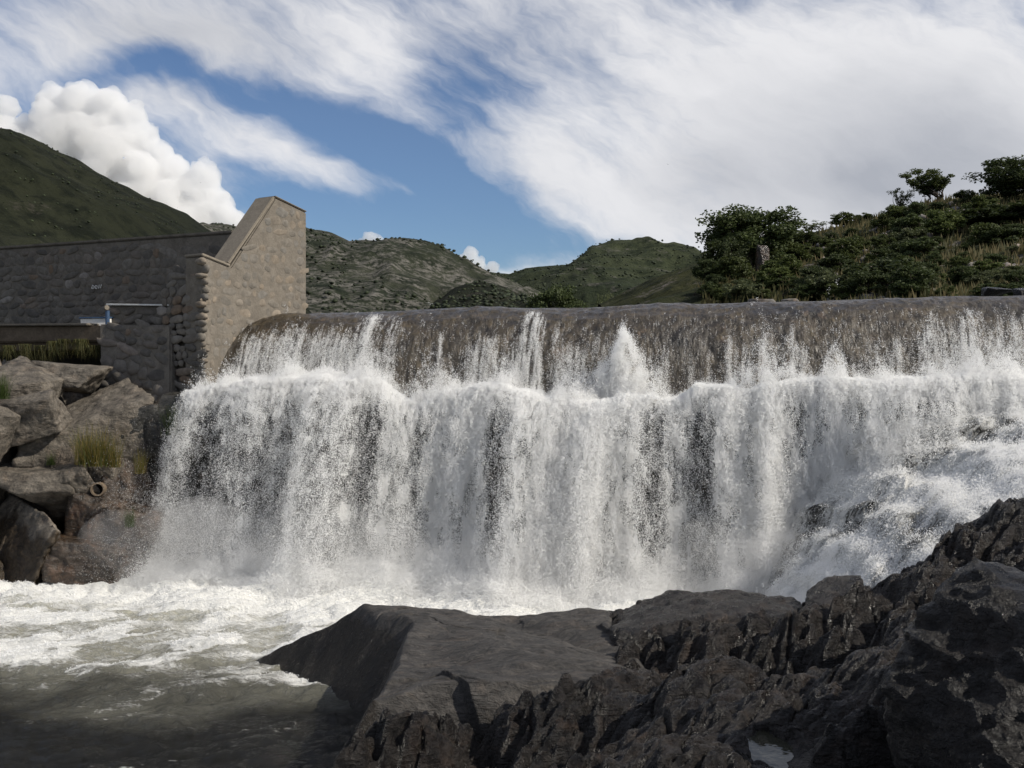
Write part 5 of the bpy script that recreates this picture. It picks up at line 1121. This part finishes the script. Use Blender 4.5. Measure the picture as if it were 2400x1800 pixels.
for lab, os_ in _same.items():
    os_.sort(key=lambda q: q.location.x / q.location.y)
    if len(os_) == 2:
        for q, w_ in zip(os_, ('leftmost', 'rightmost')): q['label'] = lab + ', ' + w_
    elif len(os_) >= 3:
        for k_, q in enumerate(os_): q['label'] = lab + ', ' + ('leftmost' if k_ == 0 else 'rightmost' if k_ == len(os_) - 1 else 'middle one')
# rocks and scree showing through the scrub
rr = np.random.default_rng(9); c = []; sz = []
for px, py, sx, sy, k in [(2115, 545, 34, 14, 60), (2010, 662, 30, 26, 120), (1790, 590, 26, 12, 30), (1850, 568, 50, 6, 40), (2180, 520, 60, 12, 50), (2240, 500, 40, 10, 30), (2060, 690, 60, 12, 40), (2300, 650, 60, 30, 30), (1960, 600, 60, 20, 30)]:
    for _ in range(k):
        h = bank_hit(rr.normal(px, sx), rr.normal(py, sy))
        if h is not None: c.append(h + (0, 0, 0.05)); sz.append(rr.uniform(0.05, 0.34) * (1 if k < 100 else 0.7))
o = blobs('scree', np.array(c), np.array(sz), M['rock_pale'], squash=0.6, jit=0.35, seed=3); tag(o, 'pale broken stones showing through the hillside scrub', 'stones', kind='stuff')
boulder(P(1786, 612, 46.0), (0.6, 0.7, 1.7), 41, M['rock_brown'], 'tall standing stone in front of the large oak', cat='rock', name='standing_stone', sub=4)
for px, py, w, h_, d, sd, lb in [(1788, 712, 62, 22, 24.5, 42, 'pale rounded stone on the crest, left of the pair'), (1858, 710, 44, 18, 24.5, 43, 'pale rounded stone on the crest, right of the pair'), (2345, 690, 70, 30, 23, 44, 'dark wet rock on the crest near the right edge'), (2410, 690, 60, 30, 22.5, 45, 'dark wet rock on the crest cut by the right edge'), (2130, 548, 36, 26, 52, 46, 'white boulder in the middle of the hillside'), (2265, 500, 60, 18, 54, 47, 'grey flat boulder high on the hillside'), (2090, 535, 30, 24, 53, 48, 'grey boulder left of the white boulder')]:
    bpx(px, py, w, h_, d, sd, M['rock_pale'] if sd not in (44, 45) else M['rock_dark'], lb, sub=3, cat='rock', name='rock')

def grass_mesh(name, n, seed, h=1.0, spread_=0.25, w=0.012, droop=0.35):
    r = np.random.default_rng(seed); V = []; Fq = []; tone = []
    for i in range(n):
        b = np.array((r.normal() * spread_ * 0.45, r.normal() * spread_ * 0.45, 0)); a = r.uniform(0, 6.283); lean = r.uniform(0.05, 0.6); L = h * r.uniform(0.45, 1.0)
        d = np.array((math.cos(a), math.sin(a), 0)); sd = np.array((-math.sin(a), math.cos(a), 0)); base = len(V); t_ = r.random()
        for k, t in enumerate((0, 0.35, 0.7, 1.0)):
            c = b + d * (lean * t + droop * t * t * lean) * L + np.array((0, 0, L * (t - droop * lean * t * t))); ww = w * (1 - 0.85 * t) * 0.5
            V += [c - sd * ww, c + sd * ww]; tone += [t_, t_]
        for k in range(3): Fq.append((base + 2 * k, base + 2 * k + 1, base + 2 * k + 3, base + 2 * k + 2))
    o = obj_from(name, np.array(V), np.array(Fq), None, None, True, {'leaf_tone': np.array(tone)}); me = o.data; bpy.data.objects.remove(o); return me
G1 = grass_mesh('tuft_blades', 260, 1); G2 = grass_mesh('tuft_blades', 160, 2)
def tuft(px, py, h_px, w_px, d, me, mat, label, rot=0.0, flip=1, group='grass tufts on the left bank'):
    m2 = me.copy(); m2.materials.clear(); m2.materials.append(mat); o = bpy.data.objects.new('grass_tuft', m2); COL.objects.link(o)
    o.location = tuple(P(px, py, d)); o.scale = (w_px / F * d, w_px / F * d, flip * h_px / F * d); o.rotation_euler = (0, 0, rot); tag(o, label, 'grass', group); return o
tuft(228, 1092, 120, 120, 19.35, G1, M['grass'], 'tallest yellow green grass tuft in front of the large boulder')
tuft(195, 1088, 100, 80, 19.4, G2, M['grass'], 'yellow tuft touching the left side of the tallest tuft', 1.0)
tuft(265, 1095, 95, 80, 19.4, G2, M['grass'], 'yellow tuft touching the right side of the tallest tuft', 2.0)
tuft(328, 1110, 70, 50, 19.6, G2, M['grass'], 'small yellow tuft between the tall tuft and the falls', 3.0)
tuft(6, 935, 80, 60, 19.2, G1, M['grass_green'], 'green grass tuft at the left edge beside the pale boulder', 0.5)
tuft(305, 1235, 55, 46, 18.75, G2, M['grass_green'], 'dark green tuft on the wet rocks by the falls', 0.5)
tuft(405, 1020, 90, 60, 20.0, G1, M['grass_green'], 'dark green plant at the foot of the abutment', 1.5)
tuft(120, 1090, 40, 40, 19.6, G2, M['grass_green'], 'little green tuft in the black cleft', 2.5)
HG = 'grass hanging under the concrete ledge'
for i, (px, py, h_, mm) in enumerate([(20, 815, 40, 'grass_green'), (60, 812, 56, 'grass'), (95, 815, 62, 'grass'), (125, 805, 50, 'grass'), (150, 800, 46, 'grass_green'), (190, 800, 48, 'grass_green'), (222, 815, 40, 'grass_green')]):
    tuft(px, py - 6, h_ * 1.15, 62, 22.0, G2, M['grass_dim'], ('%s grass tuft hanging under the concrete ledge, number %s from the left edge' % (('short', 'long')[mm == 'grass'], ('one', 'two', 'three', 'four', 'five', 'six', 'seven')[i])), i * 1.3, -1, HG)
# dry and green grass between the bushes of the right bank (uncountable)
rr = np.random.default_rng(14); V = []; Fq = []; tone = []
for i in range(6000):
    px = rr.uniform(1640, 2430); py = 712 - rr.exponential(60) if rr.random() < 0.55 else rr.uniform(470, 712)
    if i % 3 == 0: px = rr.uniform(1980, 2430); py = rr.uniform(672, 708)
    d = rr.uniform(28, 62); x = (px - CX) / F * d; y = d; V.append((x, y))
V = np.array(V); zz = bank_z(V[:, 0], V[:, 1]); n = len(V); L = rr.uniform(0.15, 0.5, n); a = rr.uniform(0, 6.283, n); w_ = 0.05
p0 = np.stack([V[:, 0], V[:, 1], zz - 0.03], -1); tip = p0 + np.stack([np.cos(a) * L * 0.3, np.sin(a) * L * 0.3, L], -1); sd = np.stack([np.ones(n), np.zeros(n), np.zeros(n)], -1) * w_
Vq = np.stack([p0 - sd, p0 + sd, tip], 1).reshape(-1, 3)
o = obj_from('bank_grass', Vq, np.arange(n * 3).reshape(n, 3), M['grass_dry'], None, False, {'leaf_tone': np.repeat(rr.random(n), 3)}); tag(o, 'dry tawny grass between the bushes of the right bank', 'grass', kind='stuff')

# ================================================================== CUMULUS and birds
ct1 = bpy.data.textures.new('billow_large', 'CLOUDS'); ct1.noise_scale = 90; ct1.noise_depth = 4; ct1.noise_basis = 'IMPROVED_PERLIN'
ct2 = bpy.data.textures.new('billow_small', 'CLOUDS'); ct2.noise_scale = 22; ct2.noise_depth = 3
ICO = []
for sub_ in (3, 2, 1):
    b_ = bmesh.new(); bmesh.ops.create_icosphere(b_, subdivisions=sub_, radius=1.0)
    ICO.append((np.array([v.co[:] for v in b_.verts]), np.array([[v.index for v in f.verts] for f in b_.faces]))); b_.free()
def cumulus(lobes, label, D=3000.0, vox=5.5, dis=1.0, seed=0):
    r = np.random.default_rng(seed); k = D / F; base = P(lobes[0][0], lobes[0][1], D); VV = []; FF = []; nv = [0]
    def puff(c, rad, lvl):
        iv, fc = ICO[lvl]; VV.append(iv * rad + c); FF.append(fc + nv[0]); nv[0] += len(iv)
        if lvl < 2:
            for _ in range(12 if lvl == 0 else 8):
                q = r.normal(size=3); q[1] = -abs(q[1]); q[2] += 0.4; q /= np.linalg.norm(q); puff(c + q * rad * r.uniform(0.75, 1.0), rad * r.uniform(0.2, 0.48), lvl + 1)
    for px, py, rad in lobes: puff(P(px, py, D) - base, rad * 0.85 * k, 0)
    tmp = obj_from('cumulus_cloud', np.concatenate(VV), np.concatenate(FF), M['cloud']); me = tmp.data; bpy.data.objects.remove(tmp)
    o = bpy.data.objects.new('cumulus_cloud', me); COL.objects.link(o); o.location = tuple(base)
    m1 = o.modifiers.new('r', 'REMESH'); m1.mode = 'VOXEL'; m1.voxel_size = vox; m1.use_smooth_shade = True
    sm_ = o.modifiers.new('s', 'SMOOTH'); sm_.iterations = 2
    for tx, st_ in ((ct1, 20 * dis), (ct2, 14 * dis)):
        m = o.modifiers.new('d', 'DISPLACE'); m.texture = tx; m.strength = st_; m.mid_level = 0.5; m.texture_coords = 'LOCAL'
    tag(o, label, 'cloud'); return o
cumulus([(130, 245, 52), (190, 250, 60), (255, 255, 55), (310, 275, 40), (335, 320, 42), (150, 330, 100), (60, 360, 90), (260, 370, 100), (375, 365, 38), (405, 410, 55), (480, 415, 42), (470, 450, 52), (510, 480, 46), (340, 460, 100), (440, 530, 90), (540, 530, 50), (200, 470, 110), (590, 560, 40)], 'towering white cumulus cloud above the left hill', seed=1)
cumulus([(15, 250, 34), (-20, 280, 40), (10, 300, 36)], 'small white cumulus tower at the left edge', vox=4.5, dis=0.7, seed=2)
cumulus([(868, 558, 19), (888, 570, 17), (848, 573, 15), (910, 578, 14), (932, 586, 11)], 'small white cumulus puff peeping over the rocky hill', vox=3, dis=0.25, seed=3)
cumulus([(1103, 594, 21), (1088, 614, 23), (1118, 622, 24), (1155, 626, 18), (1075, 636, 18)], 'small white cumulus puff over the valley gap', vox=3, dis=0.25, seed=4)
def bird(px, py, w, d, label, rot=0.0):
    s_ = w / F * d; V = [(-0.5, 0, 0.12), (-0.2, 0.05, 0.03), (0, 0.12, 0), (0.2, 0.05, 0.03), (0.5, 0, 0.12), (0.2, -0.08, 0.03), (0, -0.2, 0), (-0.2, -0.08, 0.03), (0, 0, 0.05), (0, 0, -0.05)]
    Fc = [(0, 1, 7), (4, 5, 3), (1, 2, 8), (2, 3, 8), (3, 5, 8), (5, 6, 8), (6, 7, 8), (7, 1, 8), (2, 1, 9), (3, 2, 9), (5, 3, 9), (6, 5, 9), (7, 6, 9), (1, 7, 9)]
    o = obj_from('bird', np.array(V) * s_, Fc, M['bird'], None, False); o.location = tuple(P(px, py, d)); o.rotation_euler = (0.3, 0.2, rot); tag(o, label, 'bird', 'birds in the sky'); return o
bird(1565, 385, 9, 120, 'tiny dark bird flying in front of the grey cloud', 0.3); bird(470, 428, 7, 120, 'tiny dark bird flying in front of the white cumulus', 0.1)
